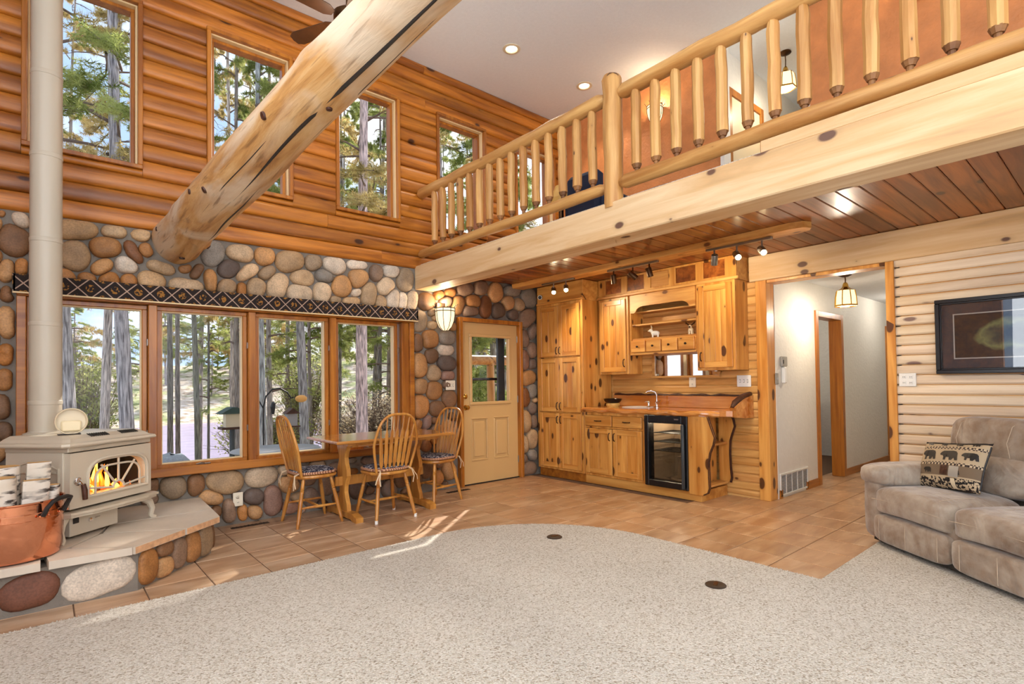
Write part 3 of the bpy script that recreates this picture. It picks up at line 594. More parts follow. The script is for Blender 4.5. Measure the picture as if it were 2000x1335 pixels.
# ------------------------------------------------------------------ kitchen-side wall, siding, hall
OPEN = (-4.035, -2.94, 2.31)
m = MB(); holed(m, -9.0, 0.0, -.1, 2.62, [(OPEN[0], OPEN[1], -1, OPEN[2])], lambda a, b, c, d: m.box(0.0, 0.14, a, b, c, d))
wall_right = solo('wall_right', m, M['siding_k'], 'pine sided wall carrying cabinets, hall opening and framed picture', 'wall', kind='structure', base=(0, 0, 0))
def siding(y0, y1, z0, z1, mat, step=.0864, zref=1.979, depth=.02, name='siding_board'):
    k = math.floor((z0 - zref) / step)
    while zref + k * step < z1 - .004:
        a, b = max(z0, zref + k * step + .0035), min(z1, zref + (k + 1) * step - .0035)
        if b - a > .01:
            q = MB(); h = b - a; pr_ = [(-.002, a), (-depth * .55, a + .002), (-depth, a + min(.014, h * .25)), (-depth * 1.06, (a + b) / 2), (-depth, b - min(.012, h * .25)), (-depth * .6, b - .002), (-.002, b)]
            q.add([(x, y, z) for y in (y0, y1) for x, z in pr_], [(i, i + 1, i + 8, i + 7) for i in range(6)] + [tuple(range(6, -1, -1)), tuple(range(7, 14)), (6, 13, 7, 0)])
            rr = random.Random(int(k * 53 + y0 * 10)); v = rr.uniform(.95, 1.05)
            part(name, q, mat, wall_right, color=(v, v * rr.uniform(.98, 1.01), v * rr.uniform(.95, 1.04), 1))
        k += 1
siding(-8.9, -4.085, 0.02, 2.31, M['siding'])
siding(-2.85, -0.92, 0.02, 2.33, M['siding_k'], depth=.012)
m = MB(); m.box(-.036, .16, -2.965, -2.852, 0, 2.30, .004); m.box(-.036, .16, -4.086, -4.02, 0, 2.30, .004); m.box(-.02, .16, -4.02, -2.965, 2.27, 2.30, .003)
solo('trim_1', m, M['pine_z'], 'pale pine posts framing the white hall opening', 'trim', kind='structure', base=(0, -3.5, 0))
m = MB(); m.box(-.045, .0, -8.9, -2.79, 2.30, 2.568, .006); solo('trim_2', m, M['beam'], 'wide knotty pine header board along top of sided wall', 'trim', kind='structure', base=(0, -5.8, 2.3))
# hall shell
HX = 5.0
m = MB(); holed(m, 0.14, HX, -.05, 2.42, [(1.26, 2.09, -1, 2.05)], lambda a, b, c, d: m.box(a, b, -2.97, -2.85, c, d)); solo('wall_hall_left', m, M['white_wall'], 'white textured hall wall with doorway seen through the opening', 'wall', kind='structure')
m = MB(); m.box(.14, HX, -4.22, -4.10, -.05, 2.42); m.box(.0, .14, -4.12, -4.02, 0, 2.3); solo('wall_hall_right', m, M['white_wall'], 'white hall wall on the sofa side of the opening', 'wall', kind='structure')
m = MB(); m.box(HX, HX + .1, -4.22, -2.85, -.05, 2.42); solo('wall_hall_end', m, M['white_wall'], 'white wall at far end of hall', 'wall', kind='structure')
m = MB(); m.box(.14, HX + .1, -4.22, -1.2, 2.40, 2.50); solo('ceiling_hall', m, M['ceiling'], 'white hall ceiling', 'ceiling', kind='structure')
m = MB(); frame = m
m.box(1.22, 1.30, -2.99, -2.84, 0, 2.08, .004); m.box(2.05, 2.13, -2.99, -2.84, 0, 2.08, .004); m.box(1.30, 2.05, -2.99, -2.84, 2.01, 2.08, .004)
dd_ = solo('door_2', m, M['trim_z'], 'amber wood door frame in the white hall wall', 'door frame', kind='structure')
m = MB(); m.box(3.98, 4.06, -2.99, -2.96, 0, 2.05, .004); m.box(4.06, 4.7, -2.985, -2.968, 0, 2.0); solo('door_3', m, M['trim_z'], 'narrow amber door edge at far end of hall', 'door', kind='structure')
m = MB(); m.box(2.13, 3.98, -2.985, -2.97, 0, .09, .003); m.box(.86, 1.22, -2.985, -2.97, 0, .09, .003); m.box(.16, .22, -2.985, -2.97, 0, .09, .003); solo('baseboard_hall', m, M['trim_x'], 'amber wood baseboard along the hall wall', 'baseboard', kind='structure')
# room behind the hall door
m = MB(); m.box(1.1, 4.0, -1.5, -1.4, 0, 2.42); solo('wall_bath_back', m, M['white_wall'], 'pale back wall of the small room behind the hall door', 'wall', kind='structure')
m = MB(); m.box(1.0, 1.1, -2.85, -1.4, 0, 2.42); solo('wall_bath_left', m, M['white_wall'], 'pale left wall of the small room behind the hall door', 'wall', kind='structure')
m = MB(); m.box(4.0, 4.1, -2.85, -1.4, 0, 2.42); solo('wall_bath_right', m, M['white_wall'], 'pale right wall of the small room behind the hall door', 'wall', kind='structure')
m = MB(); m.box(2.9, 3.98, -2.0, -1.53, .1, .82, .004); va2 = solo('vanity_cabinet', m, M['trim_z'], 'brown vanity cabinet inside the small room beyond the hall door', 'cabinet')
m = MB(); m.box(2.88, 3.98, -2.02, -1.53, .82, .85, .004); part('countertop', m, M['white'], va2, world=True)
m = MB(); m.box(2.9, 3.98, -1.95, -1.52, 0, .1); part('toe_kick', m, M['ventdark'], va2, world=True)
m = MB(); m.box(2.6, 2.68, -1.503, -1.5, 1.15, 1.27, .003); solo('outlet_plate', m, M['plate'], 'ivory outlet plate on wall inside the small room', 'outlet')
light('small_room_light', 'POINT', (2.6, -2.1, 2.2), 16, (1, .9, .78), radius=.08)  # added fill lamp without a fixture, brightens the small room

# return air grille, thermostat, switch in hall
g = thing('return_vent', 'white return air vent grille low on the white hall wall', 'vent', (.52, -2.97, .02))
m = MB(); frame_rect(m, .17, .90, .02, .26, .022, -2.985, -2.97, .003)
for k_ in range(1, 5): m.box(.17 + k_ * .146 - .006, .17 + k_ * .146 + .006, -2.983, -2.97, .04, .24)
part('frame', m, M['vent'], g, world=True)
for k_ in range(13):
    q = MB(); q.box(.19, .88, -2.979, -2.972, .046 + k_ * .0152, .053 + k_ * .0152); part('louver', q, M['ventgrey'], g, world=True)
g = thing('thermostat', 'grey boxy thermostat high on the white hall wall', 'thermostat', (.30, -2.97, 1.42)); m = MB(); m.box(.24, .37, -3.0, -2.97, 1.40, 1.51, .008); part('body', m, M['greyplate'], g, world=True); m = MB(); m.box(.25, .27, -3.004, -2.998, 1.43, 1.47); part('dial', m, M['slot'], g, world=True)
g = thing('intercom_handset', 'white handset holder with dark button under the thermostat', 'handset', (.31, -2.97, 1.24)); m = MB(); m.box(.27, .33, -3.01, -2.97, 1.22, 1.395, .01); part('handset', m, M['white'], g, world=True); m = MB(); m.box(.335, .37, -2.985, -2.97, 1.28, 1.35, .003); part('dark_button', m, M['slot'], g, world=True); m = MB(); m.box(.33, .38, -2.98, -2.97, 1.23, 1.36, .003); part('back_plate', m, M['plate'], g, world=True)
def plate(name, label, cat, loc, nrm, w, h, kind='switch', n=1, mat='plate'):
    # nrm: '-y' (window wall) or '-x' (kitchen wall)
    t = thing(name, label, cat, loc)
    f = (lambda a0, a1, b0, b1, z0, z1: (a0, a1, -b1, -b0, z0, z1)) if nrm == '-y' else (lambda a0, a1, b0, b1, z0, z1: (-b1, -b0, a0, a1, z0, z1))
    q = MB(); q.box(*f(-w / 2, w / 2, 0, .007, -h / 2, h / 2), .003); part('cover_plate', q, M[mat], t)
    for i in range(n):
        c = (i - (n - 1) / 2) * (w * .8 / n)
        if kind == 'switch':
            q = MB(); q.box(*f(c - .005, c + .005, .006, .018, -.012, .012), .002); part('toggle', q, M[mat], t)
            q = MB(); q.box(*f(c - .008, c + .008, .006, .0082, -.018, .018)); part('toggle_slot', q, M['greyplate'], t)
        else:
            for s in (-1, 1):
                q = MB(); q.box(*f(c - .014, c + .014, .006, .010, s * h * .22 - .014, s * h * .22 + .014), .004); part('socket', q, M[mat], t)
                q = MB(); q.box(*f(c - .007, c - .004, .009, .011, s * h * .22 - .005, s * h * .22 + .005)); q.box(*f(c + .004, c + .007, .009, .011, s * h * .22 - .005, s * h * .22 + .005)); part('socket_slot', q, M['slot'], t)
    return t
plate('switch_plate', 'grey switch plate on hall wall beside the pine post', 'switch', (.155, -2.97, 1.27), '-y', .075, .12, 'switch', 1, 'greyplate')
plate('switch_plate', 'ivory three toggle switch plate on stone wall left of tan door', 'switch', (-2.015, -.05, 1.245), '-y', .135, .115, 'switch', 3)
plate('outlet_plate', 'ivory outlet on stone wall below the picture window', 'outlet', (-4.373, -.045, .232), '-y', .085, .125, 'outlet')
plate('outlet_plate', 'ivory outlet on backsplash under the hutch mirror', 'outlet', (-.014, -2.087, 1.248), '-x', .085, .125, 'outlet')
plate('switch_plate', 'white triple switch plate under right upper cabinet', 'switch', (-.014, -2.70, 1.25), '-x', .155, .125, 'switch', 3, 'white')
plate('outlet_plate', 'white double outlet plate on pale siding beside the hall post', 'outlet', (-.022, -4.163, 1.245), '-x', .125, .115, 'outlet', 2, 'white')

# hall pendant
def lantern(name, label, loc, s=1.0, n=6, light_e=14, drop=.12):
    t = thing(name, label, 'pendant light', loc)
    q = MB(); q.lathe([(.0, 0), (.07 * s, -.001), (.072 * s, -.012), (.03 * s, -.03), (.0, -.031)], 20); part('ceiling_rose', q, M['bronze'], t, 40)
    q = MB(); q.tube([(0, 0, -.03), (.006, 0, -.03 - drop / 2), (0, 0, -.03 - drop)], .007 * s, 6); part('chain', q, M['bronze'], t)
    z0 = -.03 - drop
    q = MB(); q.lathe([(.018 * s, z0), (.03 * s, z0 - .02), (.035 * s, z0 - .05), (.06 * s, z0 - .07), (.1 * s, z0 - .09)], n); part('cap', q, M['brass'], t)
    q = MB(); q.lathe([(.098 * s, z0 - .09), (.112 * s, z0 - .16), (.118 * s, z0 - .25)], n, cap=False); part('glass_shade', q, M['glow'], t)
    q = MB()
    for i in range(n):
        a = 2 * math.pi * i / n; q.tube([(.1 * s * math.cos(a), .1 * s * math.sin(a), z0 - .09), (.114 * s * math.cos(a), .114 * s * math.sin(a), z0 - .16), (.121 * s * math.cos(a), .121 * s * math.sin(a), z0 - .25)], .006 * s, 5)
    q.lathe([(.125 * s, z0 - .245), (.13 * s, z0 - .255), (.12 * s, z0 - .262)], n, cap=False); part('cage', q, M['brass'], t)
    q = MB(); q.lathe([(.0, z0 - .10), (.02 * s, z0 - .11), (.032 * s, z0 - .15), (.02 * s, z0 - .19), (0, z0 - .2)], 12); part('bulb', q, M['bulb'], t, 60)
    light(name + '_light', 'POINT', (loc[0], loc[1], loc[2] + z0 - .33), light_e, (1, .86, .66), radius=.06)
    return t
lantern('pendant_lantern', 'brass and amber glass pendant light hanging in the white hall', (.90, -3.41, 2.40), .9, 8, 22, .06)
light('hall_far_light', 'POINT', (3.3, -3.55, 2.3), 14, (1, .92, .8), radius=.08)  # extra lamp added to brighten the hall, no fixture behind it

# ------------------------------------------------------------------ loft: boards, beam, floor, railing
CB = thing('ceiling_loft', 'stained cedar plank ceiling under the loft', 'ceiling', (0, 0, 2.57), kind='structure')
m = MB(); m.box(-2.3, 0.02, -8.9, 0.0, 2.585, 2.63); part('subfloor', m, M['cedar'], CB, world=True)
m = MB(); m.box(-1.14, 1.14, -.0685, .0685, 0, .016, .006); cbm = m.mesh('ceiling_board', M['cedar'])
for k_ in range(-33, 33):
    y = -4.41 + .1405 * k_ - .07
    if -8.8 < y < -0.06:
        o = inst('ceiling_board', cbm, CB, (-1.07, y, 0)); rr = random.Random(k_); v = rr.uniform(.82, 1.12); o.color = (v, v * rr.uniform(.92, 1.02), v * rr.uniform(.85, 1.0), 1)
m = MB(); m.box(-2.466, -2.214, -8.9, -.005, 2.36, 2.632, .008); solo('loft_beam', m, M['beam'], 'thick pale knotty pine beam carrying the loft edge', 'beam', kind='structure', base=(-2.34, -4.4, 2.36))
m = MB(); m.box(-2.455, -2.40, -8.9, -4.02, 2.633, 2.705, .003); solo('trim_3', m, M['beam'], 'narrow pale board on top of the loft beam at the right', 'trim', kind='structure')
m = MB(); m.box(-2.40, 3.0, -8.9, -.005, 2.633, 2.66); solo('floor_loft', m, M['carpet'], 'loft floor carpet behind the beam', 'floor', kind='structure')
RL = thing('log_railing', 'peeled log railing with round balusters along the loft edge', 'railing', (-2.40, -2.87, 2.633))
rx = -2.40
def wob(p0, p1, r, n, seed, amp=.006):
    rr = random.Random(seed); q = []; rads = []
    for i in range(n + 1):
        t = i / n; q.append(Vector(p0).lerp(Vector(p1), t) + Vector((rr.uniform(-amp, amp), rr.uniform(-amp, amp), rr.uniform(-amp, amp)))); rads.append(r * rr.uniform(.95, 1.05))
    return q, rads
def rail(y0, y1, z, r, seed):
    q, rd = wob((rx, y0, z), (rx, y1, z), r, 14, seed); m = MB(); rd[0] *= .55; rd[-1] *= .55; q[1] = q[0] + (q[1] - q[0]).normalized() * .06; q[-2] = q[-1] - (q[-1] - q[-2]).normalized() * .06; m.tube(q, rd, 14); return m
part('top_rail', rail(-.02, -2.80, 3.475, .056, 1), M['rail_y'], RL, 40, True); part('top_rail', rail(-2.93, -6.2, 3.475, .058, 2), M['rail_y'], RL, 40, True)
part('bottom_rail', rail(-.02, -2.80, 2.775, .047, 3), M['rail_y'], RL, 40, True); part('bottom_rail', rail(-2.93, -6.2, 2.775, .052, 4), M['rail_y'], RL, 40, True)
m = MB(); q, rd = wob((rx, -2.868, 2.60), (rx, -2.868, 3.60), .075, 8, 9, .004); m.tube(q + [Vector((rx, -2.868, 3.625)), Vector((rx, -2.868, 3.635))], rd + [.066, .04], 16); part('post', m, M['rail'], RL, 40, True)
bms = []
for s_ in range(3):
    q, rd = wob((0, 0, .03), (0, 0, .52), .038, 5, 40 + s_, .003)
    m = MB(); m.tube(q + [Vector((0, 0, .555)), Vector((0, 0, .585)), Vector((0, 0, .62))], rd + [.036, .03, .022], 9)
    bms.append(m.mesh('baluster', M['rail'], smooth=35))
em = MB(); em.lathe([(.017, -.03), (.017, .0), (.025, .0), (.037, .0295)], 9, cap=False); eme = em.mesh('cut_end', M['railend'])
ys = [-.34 - .1657 * k_ for k_ in range(15)] + [-3.084 - .1675 * k_ for k_ in range(19)]
for i, y in enumerate(ys):
    b = inst('baluster', bms[i % 3], RL, (0, y + 2.87, 2.845 - 2.633), i * 1.3); inst('cut_end', eme, b)
# upper walls of loft
m = MB(); m.box(.02, .15, -2.48, 0.0, 2.6, 5.05); solo('wall_loft', m, M['orange_wall'], 'terracotta plaster loft wall left of the loft hall', 'wall', kind='structure')
m = MB(); m.box(.02, .15, -8.9, -3.41, 2.6, 5.05); solo('wall_loft_right', m, M['orange_wall'], 'terracotta plaster loft wall right of the loft hall', 'wall', kind='structure')
m = MB(); m.box(.15, 3.0, -2.48, -2.38, 2.6, 5.05); m.box(.01, .16, -2.52, -2.475, 2.6, 5.05); solo('wall_loft_hall_left', m, M['white_wall'], 'cream wall with door inside the loft hall', 'wall', kind='structure')
m = MB(); m.box(.15, 3.0, -3.51, -3.41, 2.6, 5.05); m.box(3.0, 3.1, -3.6, -2.3, 2.6, 5.05); m.box(.01, .16, -3.415, -3.37, 2.6, 5.05); solo('wall_loft_hall_end', m, M['white_wall'], 'cream end wall of the loft hall', 'wall', kind='structure')
d = thing('door_4', 'ivory door with amber frame inside the loft hall', 'door', (.6, -2.5, 2.66), kind='structure')
m = MB(); m.box(.17, .25, -2.505, -2.48, 2.66, 4.62, .003); m.box(.98, 1.06, -2.505, -2.48, 2.66, 4.62, .003); m.box(.25, .98, -2.505, -2.48, 4.54, 4.62, .003); part('door_frame', m, M['trim_z'], d, world=True)
m = MB(); m.box(.26, .97, -2.492, -2.48, 2.68, 4.53, .002); part('door_leaf', m, M['door_white'], d, world=True)
m = MB(); m.lathe([(.0, 0), (.028, .0), (.012, .02), (.028, .04), (.028, .055), (0, .062)], 14, Matrix.Translation((.9, -2.492, 3.62)) @ Matrix.Rotation(R(90), 4, 'X')); part('door_knob', m, M['bronze'], d, 40, world=True)
lantern('pendant_lantern', 'clear glass lantern hanging in the loft hall', (.75, -2.90, 5.04), .9, 6, 16, .14)
def wall_sconce(label, loc, nrm, s=1.0, e=10):
    t = thing('wall_sconce', label, 'wall lamp', loc, {'-y': 0, '-x': R(-90)}[nrm])      # local -y points off the wall
    q = MB(); q.box(-.05 * s, .05 * s, -.02, 0, .02 * s, .14 * s, .006); part('back_plate', q, M['bronze'], t)
    prof = [(.0, -.145), (.03, -.14), (.062, -.105), (.084, -.05), (.092, .0), (.094, .045), (.094, .075)]
    q = MB(); q.lathe([(r * s, z * s) for r, z in prof], 24, Matrix.Translation((0, -.085 * s, 0)), cap=False); part('glass_shade', q, M['glow'], t, 60)
    q = MB()
    for i in range(8):
        a = 2 * math.pi * i / 8; c_, s_ = math.cos(a), math.sin(a)
        q.tube([(r * 1.04 * s * c_, -.085 * s + r * 1.04 * s * s_, z * s) for r, z in prof] + [(.125 * s * c_, -.085 * s + .125 * s * s_, .115 * s)], .0032 * s, 5)
    for zz in (.045, .075): q.tube([(.097 * s * math.cos(R(a)), -.085 * s + .097 * s * math.sin(R(a)), zz * s) for a in range(0, 360, 15)], .004 * s, 5, closed=True)
    part('cage', q, M['iron'], t)
    q = MB(); q.blob((0, -.085 * s, .03 * s), (.03 * s, .03 * s, .045 * s), 10, 8, 1.0); part('bulb', q, M['bulb'], t, 60)
    p = Vector((0, -.10 * s, .13 * s)); p.rotate(t.rotation_euler); light('sconce_light', 'POINT', Vector(loc) + p, e, (1, .8, .55), radius=.04)
    return t
wall_sconce('glowing bell shaped wall sconce on the stone wall beside tan door', (-2.15, -.055, 2.06), '-y', 1.2, 9)
wall_sconce('glowing wall sconce on terracotta loft wall left of the loft hall', (.02, -1.682, 4.55), '-x', 1.0, 7)
wall_sconce('glowing wall sconce on terracotta loft wall at the top right', (.02, -4.35, 4.66), '-x', 1.0, 7)
# things in the loft
t = thing('armchair', 'navy blue upholstered armchair behind the loft railing', 'chair', (-1.42, -1.90, 2.66), R(4))
q = MB(); q.box(-.28, .38, -.2, .2, .08, .40, .05); part('seat', q, M['navy'], t, 40)
q = MB(); q.box(-.30, -.16, -.21, .21, .2, .68, .05); part('backrest', q, M['navy'], t, 40)
for sy in (-.22, .22): q = MB(); q.box(-.26, .38, sy - .04, sy + .04, .08, .50, .04); part('armrest', q, M['navy'], t, 40)
for sx in (-.3, .3):
    for sy in (-.16, .16): q = MB(); q.tube([(sx, sy, 0), (sx, sy, .09)], .02, 8); part('leg', q, M['iron'], t)
t = thing('table_lamp', 'small gold lamp with lit pleated shade behind the loft railing', 'lamp', (-1.62, -1.56, 2.66))
q = MB(); q.lathe([(.0, 0), (.16, .0), (.16, .03), (.03, .05), (.025, .5), (.03, .52), (0, .53)], 16); part('base', q, M['bronze'], t, 40)
q = MB(); q.lathe([(.13, .45), (.12, .52), (.075, .62), (.06, .66)], 12, cap=False); part('shade', q, M['gold'], t)
m = MB(); m.tube([(-2.35, -2.99, 2.662), (-2.34, -3.2, 2.668), (-2.345, -3.45, 2.665), (-2.34, -3.72, 2.668)], [.012, .02, .014, .008], 7); solo('carved_stick', m, M['bark'], 'dark rough stick lying along the loft edge right of the post', 'stick')

# ------------------------------------------------------------------ high ceiling, cans, fan, far walls
m = MB(); m.box(-7.6, 3.2, -9.0, .22, 5.04, 5.16); solo('ceiling', m, M['ceiling'], 'high white textured ceiling above the log wall', 'ceiling', kind='structure', base=(0, 0, 5.04))
cans_and_fill = [(-1.735, -.935, 'farther from the loft hall'), (-.521, -.948, 'nearer the loft corner'), (-3.9, -4.2, ''), (-5.8, -4.2, ''), (-3.9, -6.8, ''), (-5.8, -6.8, '')]  # unlabelled four are added fill spots out of view, without fixtures
for x, y, lb in cans_and_fill:
    if lb:
        t = thing('recessed_light', 'lit round recessed ceiling light ' + lb, 'ceiling light', (x, y, 5.04), 0, 'recessed ceiling lights')
        q = MB(); q.lathe([(.068, 0), (.098, -.001), (.1, -.008), (.07, -.012), (.062, -.002)], 28, cap=False); part('trim_ring', q, M['cream'], t, 40)
        q = MB(); q.lathe([(.0, -.004), (.06, -.003), (.062, -.001)], 24, cap=False); part('lens', q, M['can'], t)
    light('can_light', 'SPOT', (x, y, 5.0), 48 if not lb else 40, (1, .9, .75), look=(0, 0, -1), spot=R(110), blend=.6, radius=.06)
t = thing('ceiling_fan', 'dark bladed ceiling fan with lit frosted bowl behind the big log', 'fan', (-3.70, -.98, 4.46))
q = MB(); q.tube([(0, 0, .12), (0, 0, .56)], .015, 8); q.lathe([(.0, .58), (.07, .58), (.06, .52), (.02, .5)], 16); part('down_rod', q, M['bronze'], t)
q = MB(); q.lathe([(.0, -.02), (.09, -.02), (.12, .02), (.12, .08), (.06, .13), (0, .13)], 20); part('motor', q, M['bronze'], t, 40)
bl = MB(); bl.prism([(.14, -.03), (.2, -.06), (.58, -.075), (.63, -.05), (.64, 0), (.63, .05), (.58, .075), (.2, .06), (.14, .03)], -.004, .004, 'z', Matrix.Rotation(R(10), 4, 'X')); blm = bl.mesh('blade', M['fanblade'])
for k_ in range(5): inst('blade', blm, t, (0, 0, .03), R(187 + 72 * k_))
q = MB(); q.lathe([(.0, -.17), (.05, -.165), (.09, -.13), (.11, -.07), (.1, -.02)], 20, cap=False); part('lamp_bowl', q, M['glow'], t, 60)
light('fan_light', 'POINT', (-3.70, -.98, 4.2), 12, (1, .88, .7), radius=.1)
m = MB(); holed(m, -9.0, .22, -.1, 5.05, [(-7.5, -3.9, .45, 3.05), (-7.5, -2.9, 3.2, 4.7)], lambda a, b, c, e: m.box(-7.6, -7.45, a, b, c, e)); solo('wall_left', m, M['log'], 'log wall with large windows at the left of the room', 'wall', kind='structure', base=(0, 0, 0))
m = MB(); holed(m, -7.6, .14, -.1, 5.05, [(-6.5, -2.7, .55, 3.05), (-6.8, -2.0, 3.2, 4.7)], lambda a, b, c, e: m.box(a, b, -9.1, -8.9, c, e)); solo('wall_front', m, M['log'], 'log wall with large windows behind the viewer', 'wall', kind='structure', base=(0, 0, 0))

# big peeled log
LB = thing('peeled_log_beam', 'huge weathered peeled log beam crossing overhead from the stone wall', 'beam', (-4.84, 0.0, 2.53))
rr = random.Random(21); m = MB(); n = 30; vs = []; fs = []; NS = 90; y0, y1 = .03, -8.9
kn = [(rr.uniform(-7, -.3), rr.uniform(0, 6.28), rr.uniform(.02, .045)) for _ in range(26)]
def logr(y): return .192 + (y * .0205 if y > -4 else -4 * .0205 + (y + 4) * .005)
for i in range(NS + 1):
    y = y0 + (y1 - y0) * (i / NS) ** 1.15; r = logr(y) * (1 + .03 * math.sin(y * 2.1) + .02 * math.sin(y * 5.3 + 1))
    if i == 0: r *= .98
    cx, cz = .02 * math.sin(y * 1.1), .015 * math.sin(y * 1.7 + 1)
    for j in range(n):
        a = 2 * math.pi * j / n; rr_ = r * (1 + .02 * math.sin(3 * a + y) + .012 * math.sin(7 * a + 3 * y))
        for ky, ka, kr in kn:
            da = (a - ka + math.pi) % (2 * math.pi) - math.pi; rr_ += kr * .5 * math.exp(-((y - ky) ** 2 / .008 + (da * r) ** 2 / .004))
        vs.append((cx + rr_ * math.cos(a), y, cz + rr_ * math.sin(a)))
for i in range(NS):
    for j in range(n): fs.append((i * n + j, i * n + (j + 1) % n, (i + 1) * n + (j + 1) % n, (i + 1) * n + j))
m.add(vs, fs + [tuple(range(n)), tuple(range(NS * n + n - 1, NS * n - 1, -1))]); part('log_body', m, M['bigbeam'], LB, 60)
def on_log(y, a, lift=0.0):
    r = logr(y) * (1 + .03 * math.sin(y * 2.1) + .02 * math.sin(y * 5.3 + 1)) * (1 + .02 * math.sin(3 * a + y) + .012 * math.sin(7 * a + 3 * y)) + lift
    return Vector((.02 * math.sin(y * 1.1) + r * math.cos(a), y, .015 * math.sin(y * 1.7 + 1) + r * math.sin(a)))
for (ya, yb, a0, sl, wd) in [(-.9, -2.3, R(-72), .02, .007), (-2.0, -4.6, R(-98), -.03, .009), (-.3, -1.1, R(-40), .03, .003), (-1.2, -3.2, R(-130), .02, .003), (-2.6, -4.4, R(-60), .02, .003)]:
    q = MB(); P = []; RD = []
    for i in range(26):
        t_ = i / 25; y = ya + (yb - ya) * t_; P.append(on_log(y, a0 + sl * math.sin(5 * t_) + .03 * math.sin(11 * t_), -.002)); RD.append(wd * max(.15, math.sin(math.pi * t_)) + .0005)
    q.tube(P, RD, 5); part('crack', q, M['slot'], LB)
for ky, ka, kr in kn:
    if math.sin(ka) < .5:
        q = MB(); p = on_log(ky, ka, kr * .45); nn_ = Vector((math.cos(ka), 0, math.sin(ka))); q.lathe([(.0, .008), (kr * .5, .005), (kr * .62, -.02)], 9, rot_to(nn_, p)); part('knot', q, M['bark'], LB, 40)
# ------------------------------------------------------------------ kitchen units
def cab_door(par, xf, y0, y1, z0, z1, planks=3, hy=None, hz=None, st=.062, hand='v', drawer=False):
    """door whose front plane is at x = xf (facing -x); y0 > y1"""
    a, b = min(y0, y1), max(y0, y1); t = .02
    q = MB(); q.box(xf + .013, xf + t + .001, a + .003, b - .003, z0 + .003, z1 - .003); d = part('door', q, M['pine_z'], par, world=True)
    for e0, e1 in ((a, a + st), (b - st, b)): q = MB(); q.box(xf, xf + t, e0, e1, z0, z1, .004); part('stile', q, M['pine_z'], d, world=True)
    for zz in ((z0, z0 + st), (z1 - st, z1)):
        q = MB(); q.box(xf + .001, xf + t, a + st + .0008, b - st - .0008, zz[0], zz[1], .003); part('door_rail', q, M['pine_h'], d, world=True)
    w = (b - a - 2 * st) / planks
    for i in range(planks):
        q = MB(); q.box(xf + .008, xf + t, a + st + i * w + .0012, a + st + (i + 1) * w - .0012, z0 + st, z1 - st, .003); v = random.uniform(.92, 1.06)
        part('panel_plank', q, M['pine_z'], d, world=True, color=(v, v, v, 1))
    if hy is not None: pull(d, xf, hy, hz, hand)
    return d
def pull(par, xf, y, z, hand='v', L=.045):
    q = MB()
    if hand == 'v': q.tube([(xf, y, z - L), (xf - .02, y, z - L * .8), (xf - .026, y, z), (xf - .02, y, z + L * .8), (xf, y, z + L)], [.007, .005, .006, .005, .007], 7)
    else: q.tube([(xf, y - L, z), (xf - .02, y - L * .8, z), (xf - .026, y, z), (xf - .02, y + L * .8, z), (xf, y + L, z)], [.007, .005, .007, .005, .007], 7)
    part('handle', q, M['pull'], par, 40, world=True)
def knob(par, xf, y, z):
    q = MB(); q.lathe([(.007, 0), (.005, .01), (.013, .016), (.013, .022), (0, .026)], 12, Matrix.Translation((xf, y, z)) @ Matrix.Rotation(R(-90), 4, 'Y')); part('knob', q, M['pull'], par, 40, world=True)
XF = -.57
T = thing('pantry_cabinet', 'tall knotty pine pantry cabinet with six doors beside the stone wall', 'cabinet', (-.28, -.49, 0))
m = MB(); m.box(XF + .004, -.02, -.898, -.075, .11, 2.31); part('body', m, M['pine_z'], T, world=True)
m = MB(); m.box(XF - .016, XF + .004, -.91, -.868, .11, 2.31, .003); m.box(XF - .016, XF + .004, -.112, -.072, .11, 2.31, .003)
for z0, z1 in ((.11, .135), (.858, .872), (1.585, 1.598), (2.275, 2.31)): m.box(XF - .014, XF + .004, -.868, -.112, z0, z1, .002)
part('face_frame', m, M['pine_z'], T, world=True)
m = MB(); m.box(XF + .02, -.02, -.90, -.07, 0, .11); part('toe_kick', m, M['trim_x'], T, world=True)
for r_i, (z0, z1, hz) in enumerate([(.138, .855, .80), (.875, 1.582, .95), (1.60, 2.272, 1.68)]):
    cab_door(T, XF - .03, -.115, -.488, z0, z1, 2, -.462 if r_i else None, hz); cab_door(T, XF - .03, -.494, -.866, z0, z1, 3 if r_i else 2, -.52 if r_i else None, hz)
    if not r_i: pull(T, XF - .03, -.462, .77); pull(T, XF - .03, -.52, .77)
m = MB(); m.box(XF + .0, -.02, -.905, -.07, 2.312, 2.565, .003); m.box(XF - .02, XF + .01, -.912, -.07, 2.312, 2.34, .004); part('soffit_panel', m, M['pine_h'], T, world=True)

Bc = thing('base_cabinet', 'knotty pine base cabinet with two drawers and two doors below the counter', 'cabinet', (-.28, -1.36, 0))
m = MB(); m.box(XF + .004, -.02, -1.822, -.91, .11, .888); part('body', m, M['pine_z'], Bc, world=True)
m = MB(); m.box(XF - .014, XF + .004, -.937, -.914, .11, .888, .003); m.box(XF - .014, XF + .004, -1.824, -1.785, .11, .888, .003); m.box(XF - .013, XF + .004, -1.785, -.937, .852, .888, .002); m.box(XF - .013, XF + .004, -1.785, -.937, .695, .716, .002); m.box(XF - .013, XF + .004, -1.785, -.937, .11, .135, .002); part('face_frame', m, M['pine_z'], Bc, world=True)
for a, b in ((-1.352, -.94), (-1.782, -1.366)):
    q = MB(); q.box(XF - .03, XF - .01, a, b, .72, .85, .005); dr = part('drawer', q, M['pine_h'], Bc, world=True); pull(dr, XF - .03, (a + b) / 2, .785, 'h', .05)
cab_door(Bc, XF - .03, -.94, -1.352, .138, .692, 2, -1.322, .60); cab_door(Bc, XF - .03, -1.366, -1.782, .138, .692, 2, -1.396, .60)
